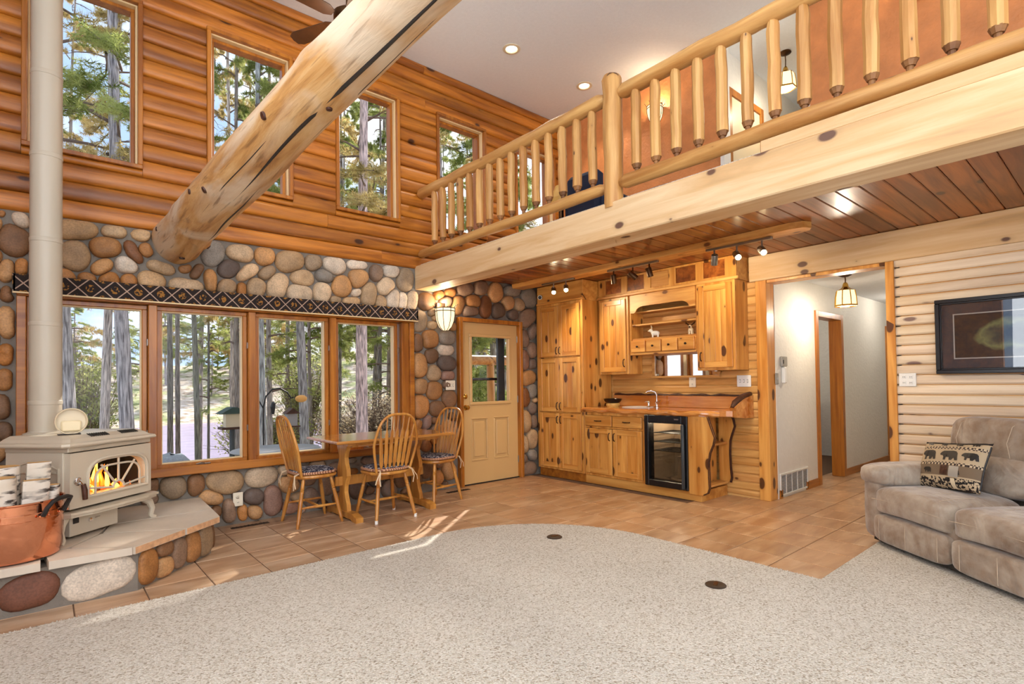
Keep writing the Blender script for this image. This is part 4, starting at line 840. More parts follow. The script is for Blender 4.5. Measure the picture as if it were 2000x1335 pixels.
m = MB(); m.box(XF + .012, -.02, -2.49, -.905, 0, .108, .003); part('toe_kick', m, M['pine_h'], Bc, world=True)

Fg = thing('wine_cooler', 'black glass door wine cooler with wire shelves under the counter', 'wine cooler', (-.3, -2.1, .1))
m = MB(); m.box(-.50, -.04, -2.365, -2.345, .112, .886); m.box(-.50, -.04, -1.855, -1.835, .112, .886); m.box(-.50, -.04, -2.345, -1.855, .112, .13); m.box(-.50, -.04, -2.345, -1.855, .868, .886); part('cabinet_shell', m, M['black'], Fg, world=True)
m = MB(); m.box(-.06, -.05, -2.345, -1.855, .13, .868); m.box(-.50, -.06, -2.345, -2.34, .13, .868); m.box(-.50, -.06, -1.86, -1.855, .13, .868); m.box(-.5, -.06, -2.34, -1.86, .13, .14); m.box(-.24, -.06, -2.28, -2.0, .14, .40, .01); part('inner_liner', m, M['coolin'], Fg, world=True)
q = MB(); fr = q
q.box(-.62, -.505, -2.368, -2.30, .105, .888, .006); q.box(-.62, -.505, -1.885, -1.832, .105, .888, .006); q.box(-.62, -.505, -2.30, -1.885, .105, .175, .006); q.box(-.62, -.505, -2.30, -1.885, .80, .888, .006); dr = part('door_frame', q, M['black'], Fg, world=True)
q = MB(); q.box(-.585, -.578, -2.30, -1.885, .175, .80); part('glass', q, M['glass_dark'], dr, world=True)
q = MB(); q.box(-.655, -.625, -2.345, -2.31, .12, .80, .01); part('handle_bar', q, M['darkgrey'], dr, 40, world=True)
q = MB(); q.box(-.624, -.619, -2.27, -2.22, .842, .856); part('badge', q, M['steel'], dr, world=True)
for zz in (.48, .58, .68):
    q = MB()
    q.tube([(-.48, -2.33, zz), (-.48, -1.87, zz)], .004, 5); q.tube([(-.10, -2.33, zz), (-.10, -1.87, zz)], .004, 5)
    for i in range(12): q.tube([(-.48, -2.32 + i * .041, zz), (-.10, -2.32 + i * .041, zz)], .0045, 4)
    part('wire_shelf', q, M['iron'], Fg, world=True)
light('cooler_light', 'POINT', (-.30, -2.1, .82), 10, (1, .85, .65), radius=.03)

E_ = thing('live_edge_end_shelf', 'open corner shelf with wavy live edge pine boards at counter end', 'shelf', (-.28, -2.5, 0))
poly = [(-2.37, .888), (-2.585, .888), (-2.605, .83), (-2.635, .75), (-2.66, .68), (-2.645, .61), (-2.605, .52), (-2.588, .42), (-2.59, .28), (-2.594, .16), (-2.575, .11), (-2.53, .085), (-2.47, .075), (-2.37, .08)]
m = MB(); m.prism(poly, -.60, -.565, 'x'); part('front_board', m, M['pine_z'], E_, world=True)
m = MB(); m.tube([(-.60, y - .004, z) for y, z in poly[1:12]], .006, 6); m.tube([(-.570, y - .002, z) for y, z in poly[1:12]], .007, 6); part('bark_edge', m, M['bark'], E_, 50, world=True)
poly2 = [(-2.42, .888), (-2.56, .888), (-2.585, .83), (-2.60, .76), (-2.57, .68), (-2.545, .60), (-2.54, .45), (-2.545, .3), (-2.555, .2), (-2.54, .15), (-2.42, .12)]
m = MB(); m.prism(poly2, -.06, -.022, 'x'); part('rear_board', m, M['pine_z'], E_, world=True)
m = MB(); m.tube([(-.05, y - .004, z) for y, z in poly2[1:10]], .014, 6); part('bark_edge', m, M['bark'], E_, 50, world=True)
m = MB(); m.box(-.565, -.06, -2.39, -2.37, .10, .888); part('back_panel', m, M['pine_z'], E_, world=True)
for zz, yy in ((.16, -2.52), (.59, -2.52)):
    m = MB(); m.box(-.565, -.06, yy, -2.39, zz - .025, zz, .004); part('shelf_board', m, M['pine_x'], E_, world=True)

# countertop with live edge
rr = random.Random(4); ed = [(-.02, -.905), (-.02, -2.77)]
fy = [-2.77 + (1.865) * i / 34 for i in range(35)]
front = [(-.605 + .012 * math.sin(y * 9) + .008 * math.sin(y * 23 + 1) + (.10 * max(0, (-2.50 - y)) / .27 * 1.8 if y < -2.50 else 0), y) for y in fy]
m = MB(); m.prism([(-.02, -2.77)] + front + [(-.02, -.905)], .889, .946); ct = solo('countertop', m, M['slabwood'], 'glossy amber live edge wood countertop over the base cabinets', 'countertop', base=(-.3, -1.8, .89))
m = MB(); m.tube([(x - .002, y, .915 + .008 * math.sin(y * 17)) for x, y in front[2:]], [.024 + .006 * math.sin(i * 1.7) for i in range(33)], 7); part('live_edge', m, M['slabwood'], ct, 50, world=True)
m = MB(); m.box(-.055, -.014, -2.74, -.96, .947, 1.085, .004); part('backsplash_slab', m, M['slabwood'], ct, world=True)
m = MB(); m.tube([(-.035, -.97 - 1.76 * i / 30, 1.09 + .006 * math.sin(i * 1.3)) for i in range(31)], [.018 + .004 * math.sin(i * 2.1) for i in range(31)], 7); part('backsplash_bark', m, M['bark'], ct, 50, world=True)
m = MB(); m.prism([(-.40, .946), (-.42, .98), (-.36, 1.02), (-.2, 1.075), (-.02, 1.10), (-.02, .86), (-.2, .862), (-.38, .88)], -2.80, -2.735, 'y'); part('end_splash', m, M['slabwood'], ct, world=True)
m = MB(); m.tube([(-.42, -2.767, .98), (-.36, -2.767, 1.025), (-.2, -2.767, 1.082), (-.03, -2.767, 1.108)], [.02, .034, .036, .03], 8); part('end_splash_bark', m, M['bark'], ct, 50, world=True)
# sink and faucet
s = thing('bar_sink', 'small ivory bar sink set into the live edge countertop', 'sink', (-.30, -1.52, .946)); q = MB(); q.lathe([(.185, .0), (.19, .008), (.172, .010), (.16, .002), (.12, .0012), (0, .001)], 28, sx=1.0); part('basin', q, M['white'], s, 50)
f = thing('faucet', 'chrome gooseneck bar faucet with side lever behind the small sink', 'faucet', (-.17, -1.70, .946))
q = MB(); q.lathe([(.026, 0), (.026, .008), (.016, .016), (.014, .05), (.019, .06), (.012, .072)], 14); part('body', q, M['chrome'], f, 40)
q = MB(); q.tube([(0, 0, .07), (0, 0, .15), (-.012, .012, .185), (-.045, .045, .20), (-.08, .08, .192), (-.086, .086, .18)], .010, 9); part('spout', q, M['chrome'], f, 50)
q = MB(); q.tube([(0, 0, .062), (.0, -.02, .068), (0, -.06, .085)], [.008, .006, .004], 7); part('lever', q, M['chrome'], f, 40)
f = thing('soap_dispenser', 'small chrome pump dispenser left of the faucet', 'dispenser', (-.19, -1.60, .946)); q = MB(); q.lathe([(.024, 0), (.022, .012), (.013, .022), (.013, .05), (.02, .056), (.016, .072), (.005, .08), (0, .083)], 14); part('body', q, M['chrome'], f, 40); q = MB(); q.tube([(0, 0, .07), (-.02, .02, .072), (-.035, .035, .062)], .004, 6); part('nozzle', q, M['chrome'], f, 40)
b = thing('serving_bowl', 'black bowl resting on a pale woven ring on the counter', 'bowl', (-.27, -1.12, .946)); q = MB(); q.lathe([(.0, .045), (.075, .045), (.105, .07), (.118, .10), (.112, .10), (.09, .068), (.0, .058)], 24); part('bowl', q, M['black'], b, 40); q = MB(); q.lathe([(.08, 0), (.088, .02), (.08, .045), (.06, .045), (.06, 0)], 20); part('woven_ring', q, M['gold'], b)

# upper cabinets and hutch
XU = -.28
def upper(label, y0, y1, z0, z1, planks, hy, hz):
    U = thing('wall_cabinet', label, 'cabinet', (XU / 2, (y0 + y1) / 2, z0), 0, 'wall cabinets'); a, b = min(y0, y1), max(y0, y1)
    m = MB(); m.box(XU + .004, -.016, a, b, z0, z1); part('body', m, M['pine_z'], U, world=True)
    m = MB(); frame_y = [(a, a + .032), (b - .032, b)]
    for p, q_ in frame_y: m.box(XU - .014, XU + .004, p, q_, z0, z1, .003)
    m.box(XU - .013, XU + .004, a + .032, b - .032, z0, z0 + .034, .002); m.box(XU - .013, XU + .004, a + .032, b - .032, z1 - .034, z1, .002); part('face_frame', m, M['pine_z'], U, world=True)
    cab_door(U, XU - .032, b - .03, a + .03, z0 + .03, z1 - .03, planks, hy, hz)
upper('knotty pine wall cabinet with single door between pantry and hutch', -.93, -1.395, 1.352, 2.31, 3, -1.385 + .045, 1.49)
upper('knotty pine wall cabinet with planked door nearest the hall opening', -2.318, -2.757, 1.37, 2.318, 4, -2.375, 1.52)
H = thing('open_hutch', 'open pine hutch shelf with scalloped valance between the wall cabinets', 'hutch', (-.14, -1.85, 1.58))
y0, y1 = -2.314, -1.399
m = MB(); m.box(XU + .01, -.016, y0, y0 + .018, 1.58, 2.31); part('side_panel', m, M['pine_z'], H, world=True); m = MB(); m.box(XU + .01, -.016, y1 - .018, y1, 1.58, 2.31); part('side_panel', m, M['pine_z'], H, world=True)
for za in (1.58, 1.762, 1.935): m = MB(); m.box(XU + (.0 if za < 1.7 else .03), -.016, y0 + .018, y1 - .018, za, za + .02, .003); part('shelf_board', m, M['pine_y'], H, world=True)
m = MB(); m.box(XU + .09, -.016, y0 + .018, y1 - .018, 2.10, 2.118, .003); part('shelf_board', m, M['pine_y'], H, world=True)
ar = [(y0 + .018, 2.31), (y0 + .018, 2.095), (y0 + .075, 2.09), (y0 + .10, 2.105)] + [(y0 + .10 + .12 * (1 - math.cos(R(a))), 2.105 + .062 * math.sin(R(a))) for a in range(15, 91, 15)]
ar += [(y0 + y1 - y, z) for y, z in reversed(ar)]
m = MB(); m.prism(ar, XU - .002, XU + .016, 'x'); part('scalloped_valance', m, M['pine_y'], H, world=True)
for i in range(4):
    a = y1 - .03 - i * .217; q = MB(); q.box(XU - .012, XU + .02, a - .20, a, 1.612, 1.752, .004); q2 = part('drawer', q, M['pine_h'], H, world=True); knob(q2, XU - .012, a - .10, 1.68)
m = MB(); m.box(XU + .02, -.016, y0 + .02, y1 - .02, 1.60, 1.762); part('drawer_case', m, M['pine_h'], H, world=True)
mi = thing('hutch_mirror', 'wide mirror in pine frame below the hutch drawers', 'mirror', (-.03, -1.95, 1.30))
m = MB(); m.box(-.05, -.014, -2.44, -1.55, 1.30, 1.322, .003); m.box(-.034, -.014, -1.585, -1.55, 1.322, 1.58); part('frame', m, M['pine_y'], mi, world=True)
m = MB(); m.box(-.022, -.016, -2.40, -1.585, 1.322, 1.58); part('mirror_glass', m, M['mirror'], mi, world=True)
m = MB(); m.blob((-.04, -1.61, 1.337), (.016, .016, .015), 10, 8, 1.0); solo('wooden_ball', m, M['cream'], 'small pale wooden ball on the left of mirror ledge', 'ball', smooth=60)
m = MB(); m.box(-.055, -.02, -2.44, -2.36, 1.323, 1.365, .004); solo('wooden_block', m, M['pine_y'], 'small pine block at the right end of mirror ledge', 'block')
# soffit band with square panels
So = thing('soffit_panels', 'row of square framed panels between wall cabinets and plank ceiling', 'soffit', (-.14, -1.84, 2.32))
m = MB(); m.box(XU + .02, -.016, -2.77, -.915, 2.32, 2.567); part('core', m, M['pine_y'], So, world=True)
m = MB(); m.box(XU - .03, XU + .02, -2.80, -.91, 2.312, 2.345, .006); part('crown', m, M['pine_y'], So, world=True)
cy = [-1.16, -1.50, -1.84, -2.18, -2.52]
m = MB(); es = [-.915] + [v for c_ in cy for v in (c_ + .125, c_ - .125)] + [-2.77]
for a, b in zip(es[::2], es[1::2]): m.box(XU, XU + .02, b, a, 2.345, 2.567, .002)
for c_ in cy: m.box(XU, XU + .02, c_ - .125, c_ + .125, 2.345, 2.372, .002); m.box(XU, XU + .02, c_ - .125, c_ + .125, 2.545, 2.567, .002)
part('grid_frame', m, M['pine_z'], So, world=True)
for i, c_ in enumerate(cy):
    q = MB(); q.box(XU + .010, XU + .02, c_ - .124, c_ + .124, 2.372, 2.545, .004); part('square_panel', q, M['cedar'] if i != 2 else M['pine_y'], So, world=True)
m = MB(); m.lathe([(.030, 0), (.032, .02), (.03, .045), (.024, .05), (.0, .046)], 16, rot_to((-.75, -.6, -.2), (XF - .004, -.14, 2.43))); sc_ = solo('security_camera', m, M['iron'], 'small round black camera on the pantry top beside the lit spotlights', 'camera', smooth=40)
q = MB(); q.lathe([(.024, .048), (.030, .046), (.030, .052), (.024, .053)], 16, rot_to((-.75, -.6, -.2), (XF - .004, -.14, 2.43)), cap=False); part('ring', q, M['white'], sc_, world=True)
# figurines
def figure(label, loc, rz, c1, c2, antlers):
    t = thing('animal_figurine', label, 'figurine', loc, rz, 'figurines on the hutch shelf')
    q = MB(); q.blob((0, 0, .05), (.05, .028, .030), 12, 8, .9)
    q.blob((.052, 0, .083), (.024, .018, .020), 10, 8, 1); q.tube([(.03, 0, .06), (.05, 0, .08)], .018, 8); part('body', q, c1, t, 60)
    for sx in (-.03, .03):
        for sy in (-.014, .014): q = MB(); q.tube([(sx, sy, .045), (sx, sy, 0)], [.012, .009], 7); part('leg', q, c1, t, 60)
    q = MB(); q.blob((.076, 0, .078), (.012, .012, .010), 8, 6, 1); part('muzzle', q, c2, t, 60)
    q = MB()
    for sy in (-1, 1):
        q.tube([(.045, sy * .012, .10), (.04, sy * .035, .118), (.045, sy * .05, .14)], [.006, .007, .003], 5)
        if antlers: q.tube([(.04, sy * .035, .118), (.055, sy * .05, .12)], .004, 5)
    part('antlers' if antlers else 'ears', q, c2, t)
figure('white plush animal figurine on the left of the hutch shelf', (-.20, -1.72, 1.783), R(120), M['white'], M['cream'], False)
figure('white and brown antlered figurine on the right of the hutch shelf', (-.20, -2.19, 1.783), R(200), M['cream'], M['bronze'], True)

# track lights on half-log slab
m = MB(); pl = [(-.82, -.06), (-.82, -3.60), (-.85, -3.70), (-.92, -3.74), (-.99, -3.70), (-1.02, -3.60), (-1.02, -.06)]; m.prism([(x, y) for x, y in pl], 2.515, 2.569); solo('ceiling_log_slab', m, M['pine_y'], 'long flat half log slab on plank ceiling carrying the track lights', 'slab')
def track(label, y0, y1, heads, lit):
    t = thing('track_light', label, 'track light', (-.92, (y0 + y1) / 2, 2.515), 0, 'track lights')
    m = MB(); m.box(-.938, -.902, y1, y0, 2.492, 2.514, .003); part('track', m, M['steel'], t, world=True)
    for i, (y, dr) in enumerate(heads):
        d = Vector(dr).normalized(); p = Vector((-.92, y, 2.425)); q = MB(); q.tube([(-.92, y, 2.492), (-.92, y, 2.44)], .008, 7)
        q.lathe([(.0, -.05), (.028, -.05), (.031, -.045), (.031, .05), (.027, .05), (.025, .03), (0, .03)], 16, rot_to(d, p + Vector((0, 0, -.02)))); h = part('spot_head', q, M['steel'] if lit else M['bronze'], t, 40, world=True)
        q = MB(); q.lathe([(.0, .042), (.024, .042), (.024, .044), (0, .046)], 14, rot_to(d, p + Vector((0, 0, -.02)))); part('lamp_face', q, M['bulb'] if lit else M['white'], h, world=True)
        if lit: light('track_spot_light', 'SPOT', p + d * .07 + Vector((0, 0, -.02)), 26, (1, .80, .52), look=d + Vector((.55, 0, -.2)), spot=R(165), blend=.5, radius=.035)
track('short track with two lit spotlights over the pantry', -.54, -1.09, [(-.74, (-.55, -.55, -.6)), (-.95, (-.55, -.55, -.6))], True)
track('middle track with three unlit bronze spot heads over the sink', -1.60, -2.26, [(-1.68, (.25, .1, -.9)), (-1.94, (.5, -.45, -.6)), (-2.15, (.3, -.1, -.9))], False)
track('long track with three lit spotlights near end of the slab', -2.80, -3.42, [(-2.88, (.5, .35, -.75)), (-3.10, (-.6, -.55, -.55)), (-3.33, (-.6, -.55, -.55))], True)
# ------------------------------------------------------------------ hearth
HT = .29
HP = [(-4.675, -.004), (-4.715, -.915), (-5.295, -1.415), (-7.0, -1.40), (-7.0, -.004)]
BP = [(-4.735, -.004), (-4.755, -.82), (-5.275, -1.345), (-7.0, -1.335), (-7.0, -.004)]
Hh = thing('hearth', 'raised corner hearth faced with river stones and pale slab top', 'hearth', (-5.6, -.7, 0))
m = MB(); m.prism(BP, 0, .245); part('mortar_core', m, M['mortar'], Hh, world=True)
A_, B_, C_, D_ = (Vector((*p, 0)) for p in HP[:4])
wl2 = (-4.69, -.5)
slabs = [[(-4.675, -.004), (-4.70, -.60), (-5.35, -.62), (-5.62, -.004)], [(-4.70, -.61), (-4.715, -.915), (-4.97, -1.135), (-5.42, -.88), (-5.36, -.63)], [(-4.98, -1.143), (-5.295, -1.415), (-5.60, -1.16), (-5.43, -.89)], [(-5.31, -1.416), (-5.70, -1.412), (-5.72, -1.17), (-5.61, -1.168)], [(-5.735, -1.412), (-6.2, -1.408), (-6.2, -1.0), (-5.735, -1.16)], [(-6.21, -1.406), (-7.0, -1.40), (-7.0, -.7), (-6.21, -.7)], [(-5.63, -.004), (-5.37, -.62), (-5.44, -.885), (-5.615, -1.155), (-5.73, -1.155), (-6.2, -.99), (-6.2, -.004)], [(-6.21, -.004), (-6.21, -.69), (-7.0, -.69), (-7.0, -.004)]]
for i, pl in enumerate(slabs):
    c = Vector((sum(p[0] for p in pl) / len(pl), sum(p[1] for p in pl) / len(pl))); q = MB(); q.prism([tuple(c + (Vector(p) - c) * .996) for p in pl], .244, HT)
    o = part('slab', q, M['slab'], Hh, world=True); v = [1, .98, 1.0, 1.02, 1.0, .98, .8, .9][i]; o.color = (v, v, v, 1)
def rim_strip(p, q_):
    a, b = Vector(p), Vector(q_); d = (b - a).normalized(); n_ = Vector((-d.y, d.x)); mm = MB(); mm.prism([tuple(a + d * .004), tuple(b - d * .004), tuple(b - d * .004 + n_ * .006), tuple(a + d * .004 + n_ * .006)], .246, HT - .004); return mm
part('slab_edge', rim_strip((-4.97, -1.135), (-4.715, -.915)), M['slab_edge'], Hh, world=True); part('slab_edge', rim_strip((-5.295, -1.415), (-4.98, -1.143)), M['slab_edge'], Hh, world=True)
def okh(x, z): return .008 < z < .238
fl = [mk(-5.777, .125, .125, .088, 8, 'C'), mk(-5.458, .122, .19, .092, 12, 'w'), mk(-6.02, .13, .085, .09, 0, 'u'), mk(-6.25, .12, .12, .09, 0, 'n'), mk(-6.52, .12, .12, .09, 0, 'b'), mk(-6.8, .12, .12, .09, 0, 't')]
stones_on(fl, lambda x, z: okh(x, z) and x < -5.285, lambda a, b, h, loc: (a, -h, b) if loc else (a, -1.338, b), (.02, .03), Hh)
a0 = Vector((-5.275, -1.345)); a1 = Vector((-4.755, -.82)); dv = (a1 - a0).normalized(); nv = Vector((dv.y, -dv.x))
al = [mk(.075, .125, .072, .112, 0, 'o'), mk(.225, .07, .07, .062, 0, 'n'), mk(.225, .19, .07, .045, 0, 'b'), mk(.37, .118, .062, .11, 0, 'p'), mk(.505, .118, .07, .112, 0, 'o'), mk(.655, .118, .078, .112, 0, 'u')]
stones_on(al, lambda x, z: okh(x, z) and .005 < x < .735, lambda a, b, h, loc: ((dv.x * a + nv.x * h), (dv.y * a + nv.y * h), b) if loc else (a0.x + dv.x * a + nv.x * .004, a0.y + dv.y * a + nv.y * .004, b), (.025, .04), Hh)
sl = [mk(-.72, .12, .09, .1, 0, 'b'), mk(-.52, .12, .09, .1, 0, 'n'), mk(-.31, .12, .09, .1, 0, 'u'), mk(-.1, .12, .08, .1, 0, 'o')]
stones_on(sl, lambda x, z: okh(x, z) and x < -.01, lambda a, b, h, loc: (h, a, b) if loc else (-4.745, a, b), (.02, .03), Hh)

# ------------------------------------------------------------------ stove
S_ = thing('pellet_stove', 'almond enamel pellet stove with arched sunburst glass door on hearth', 'stove', (-5.62, -1.01, HT), R(41))
def arch(cx, z0, w, h, r, n=8):     # points left-bottom -> over the top -> right-bottom
    p = [(cx - w / 2, z0), (cx - w / 2, z0 + h - r * 1.15)]
    for i in range(1, 2 * n):
        t_ = math.pi - math.pi * i / (2 * n); ct, st = math.cos(t_), math.sin(t_)
        p.append((cx + (w / 2) * math.copysign(abs(ct) ** .55, ct), z0 + h - r * 1.15 + r * 1.15 * abs(st) ** .75))
    return p + [(cx + w / 2, z0 + h - r * 1.15), (cx + w / 2, z0)]
q = MB(); q.box(.05, .63, .455, .47, .19, .60); part('rear_plate', q, M['stove'], S_)
q = MB(); q.box(.05, .08, .045, .44, .19, .58); q.box(.60, .63, .045, .44, .19, .58); q.box(.08, .60, .045, .44, .54, .58); q.box(.08, .60, .045, .44, .19, .225); part('firebox_liner', q, M['iron'], S_)
q = MB(); q.prism([(.03, .19), (.65, .19), (.65, .57), (.03, .57)], .40, .44, 'y'); part('firebox_back', q, M['iron'], S_)
# door plate with an arched opening
ip = arch(.385, .275, .45, .215, .10); opn = []
for x, z in ip:
    opn.append((x, z))
outp = []
for i, (x, z) in enumerate(ip):
    if i == 0: outp.append((.02, .205))
    elif i == len(ip) - 1: outp.append((.665, .205))
    else:
        t_ = i / (len(ip) - 1); 
        if z < .40: outp.append((.02 if x < .385 else .665, z))
        else: outp.append((.02 + .645 * min(1, max(0, (x - .16) / .45)), .562))
q = MB(); n_ = len(ip); vs = []
for yy in (-.012, .045):
    vs += [(x, yy, z) for x, z in ip]; vs += [(x, yy, z) for x, z in outp]
fs = []
for i in range(n_ - 1):
    fs += [(i, i + 1, n_ + i + 1, n_ + i), (2 * n_ + i, 3 * n_ + i, 3 * n_ + i + 1, 2 * n_ + i + 1), (i, 2 * n_ + i, 2 * n_ + i + 1, i + 1), (n_ + i, n_ + i + 1, 3 * n_ + i + 1, 3 * n_ + i)]
fs += [(0, n_, 2 * n_ - 1, n_ - 1), (2 * n_, 3 * n_ - 1, 4 * n_ - 1, 3 * n_), (0, n_ - 1, 3 * n_ - 1, 2 * n_), (n_, 3 * n_, 4 * n_ - 1, 2 * n_ - 1)]
q.add(vs, fs); dr = part('door', q, M['stove'], S_)
q = MB(); q.tube([(x, -.014, z) for x, z in arch(.385, .262, .485, .245, .11)], .011, 6); q.tube([(.14, -.014, .262), (.63, -.014, .262)], .011, 6); part('door_moulding', q, M['stove'], dr, 40)
q = MB(); cx_, cz_ = .385, .285
q.tube([(cx_ + .045 * math.cos(R(a)), -.008, cz_ + .045 * math.sin(R(a))) for a in range(0, 181, 15)], .0085, 6)
for a in (8, 52, 90, 128, 172):
    L_ = {8: .225, 52: .22, 90: .205, 128: .22, 172: .225}[a]; q.tube([(cx_ + .045 * math.cos(R(a)), -.008, cz_ + .045 * math.sin(R(a))), (cx_ + L_ * math.cos(R(a)), -.008, min(.488, cz_ + L_ * math.sin(R(a))))], .0075, 6)
q.tube([(x, -.008, z) for x, z in arch(.385, .275, .36, .175, .085)], .0075, 6); part('sunburst_grille', q, M['stove'], dr, 40)
q = MB(); q.prism(ip, .010, .014, 'y'); part('door_glass', q, M['glass'], dr)
q = MB(); q.box(.10, .60, .06, .40, .22, .25); part('fire_bed', q, M['iron'], S_)
fire = emit('flame_yellow', (255, 196, 90), 2.6); fire2 = emit('flame_orange', (255, 116, 24), 1.5); ember = emit('ember', (255, 70, 10), 2.0, (60, 20, 10))
rr = random.Random(8)
tongues = []
for i in range(26):
    x = .22 + .34 * (i + rr.random()) / 26; h = (.05 + .17 * math.exp(-((x - .355) / .075) ** 2)) * rr.uniform(.65, 1.1); tongues.append((x, rr.uniform(.07, .15), h, rr.uniform(.012, .022), fire if rr.random() < .45 and abs(x - .36) < .1 else fire2))
for x, y, h, w, mt in tongues:
    q = MB(); q.tube([(x, y, .25), (x + rr.uniform(-.01, .01), y, .25 + h * .35), (x + rr.uniform(-.02, .02), y, .25 + h * .7), (x + rr.uniform(-.03, .03), y, .25 + h)], [w * .7, w, w * .5, .002], 8); part('flame', q, mt, S_, 60)
for i in range(7):
    x = .22 + i * .055; q = MB(); q.tube([(x - .04, .07 + .015 * (i % 3), .266), (x + .06, .11 + .02 * (i % 2), .278)], [.022, .018], 7); part('ember_log', q, ember if i % 2 else M['bark'], S_, 40)
light('stove_fire_light', 'POINT', Vector((-5.62, -1.01, HT)) + Matrix.Rotation(R(41), 3, 'Z') @ Vector((.34, .12, .36)), 3.0, (1, .5, .15), radius=.06)
# frieze, top, lip, legs
q = MB(); q.box(.015, .67, -.005, .47, .568, .605, .004); q.tube([(.10 + i * .048, -.008, .575 + .022 * math.sin(math.pi * i / 10)) for i in range(11)], .004, 5); part('frieze', q, M['stove'], S_)
def ring(s0, s1, d0, d1, z, c): return [(s0 + c, d0, z), (s1 - c, d0, z), (s1, d0 + c, z), (s1, d1, z), (s0, d1, z), (s0, d0 + c, z)]
lv = [ring(-.03, .71, -.035, .50, .603, .03), ring(-.035, .715, -.04, .50, .612, .03), ring(-.03, .71, -.035, .50, .625, .03), ring(-.005, .685, -.01, .49, .632, .03), ring(.015, .665, .012, .485, .65, .03), ring(.05, .63, .06, .47, .672, .02)]
q = MB(); q.add([p for l_ in lv for p in l_], [(i * 6 + j, i * 6 + (j + 1) % 6, (i + 1) * 6 + (j + 1) % 6, (i + 1) * 6 + j) for i in range(5) for j in range(6)] + [tuple(range(6)), tuple(range(30, 36))]); part('top_plate', q, M['stove'], S_)
for k0 in (.20, .44):
    for i in range(9):
        q = MB(); q.box(k0 + i * .0165, k0 + i * .0165 + .008, .018, .056, .0, .004, 0, Matrix.Translation((0, 0, .652)) @ Matrix.Rotation(R(0), 4, 'X')); q.v = [(x, y, z + (y - .012) * .46) for x, y, z in q.v]; part('vent_slot', q, M['slot'], S_)
q = MB(); q.prism([(-.02, .0), (.0, -.045), (.12, -.075), (.34, -.09), (.56, -.075), (.68, -.045), (.70, .0), (.70, .3), (-.02, .3)], .157, .175); q.prism([(-.03, .0), (-.01, -.055), (.12, -.087), (.34, -.102), (.56, -.087), (.69, -.055), (.71, .0), (.70, .3), (-.02, .3)], .175, .190); part('ash_lip', q, M['stove'], S_)
q = MB(); q.box(.06, .42, .03, .36, .02, .157, .004); part('control_box', q, M['stove'], S_)
q = MB(); q.box(.08, .12, .024, .032, .10, .135, .002); part('control_switch', q, M['slot'], S_)
q = MB(); q.lathe([(.014, 0), (.012, .012), (0, .013)], 12, Matrix.Translation((.20, .03, .10)) @ Matrix.Rotation(R(90), 4, 'X')); q.tube([(.235, .024, .105), (.27, .024, .107)], .003, 5); part('control_knob', q, M['chrome'], S_)
for sx, sy in ((.02, .02), (.62, .02), (.62, .42), (.02, .42)):
    q = MB(); o_ = -1 if sx < .3 else 1; q.tube([(sx + o_ * .0, sy, .16), (sx + o_ * .045, sy - .02, .12), (sx + o_ * .06, sy - .03, .07), (sx + o_ * .045, sy - .03, .02), (sx + o_ * .07, sy - .035, .0)], [.03, .026, .02, .018, .024], 8); part('leg', q, M['stove'], S_, 40)
q = MB(); q.box(.012, .05, .03, .46, .20, .568, .004); q.tube([(.010, .06 + i * .036, .46 + .05 * math.sin(math.pi * i / 10)) for i in range(11)], .006, 5); q.tube([(.010, .07, .44), (.010, .41, .44)], .006, 5); q.tube([(.010, .06, .24), (.010, .06, .47)], .006, 5); q.tube([(.010, .42, .24), (.010, .42, .47)], .006, 5); part('side_panel', q, M['stove'], S_)
q = MB(); q.box(.63, .668, .03, .46, .20, .568, .004); part('side_panel', q, M['stove'], S_)
q = MB()
q.tube([(.055 + .018 * math.cos(R(a * 40)), -.035 - .004 * math.sin(R(a * 40)), .39 + .018 * math.sin(R(a * 40)) - a * .001) for a in range(20)], .004, 5); q.tube([(.055, -.012, .39), (.06, -.04, .385), (.075, -.05, .355)], .006, 6); hd = part('door_handle', q, M['chrome'], S_, 40)
q = MB(); q.tube([(.075, -.052, .36), (.082, -.055, .32), (.086, -.055, .26)], [.013, .017, .015], 10); part('wood_grip', q, M['bark'], hd, 40)
# pipe
Pp = thing('stove_pipe', 'tall almond coloured stove pipe rising from the stove to ceiling', 'stove pipe', (-5.715, -.536, .955))
seams = [.955, 1.19, 1.73, 2.31, 2.90, 3.47, 4.05, 4.63, 5.05]
for i, (a, b) in enumerate(zip(seams, seams[1:])):
    r = .0905 - .0008 * i; q = MB(); q.lathe([(r, a - .955), (r, b - .955 - .03)], 32, cap=False); q.lathe([(r, b - .955 - .03), (r + .0025, b - .955 - .028), (r + .0025, b - .955 - .004), (r, b - .955)], 32, cap=False); sct = part('pipe_section', q, M['pipe'], Pp, 40)
q = MB(); q.lathe([(.12, 0), (.12, .012), (.095, .02), (.092, .03)], 32, cap=False); part('collar', q, M['pipe'], Pp, 40)
# candle in round holder
cd = thing('candle_holder', 'round cream disc holder with wide candle on top of the stove', 'candle', (-5.585, -.80, .9625), R(4))
Mc = Matrix.Translation((0, 0, .088)) @ Matrix.Rotation(R(90), 4, 'X')
q = MB(); q.lathe([(.0, -.025), (.082, -.025), (.088, -.02), (.088, .018), (.084, .022), (.08, .018), (.08, -.012), (0, -.012)], 36, Mc); part('disc', q, M['cream'], cd, 40)
q = MB(); q.box(-.052, .052, -.016, .008, .022, .092, .008); part('wax', q, M['candle'], cd, 40)
q = MB(); q.box(-.07, .05, -.03, .03, -.0, .006, .002); part('foot', q, M['iron'], cd)
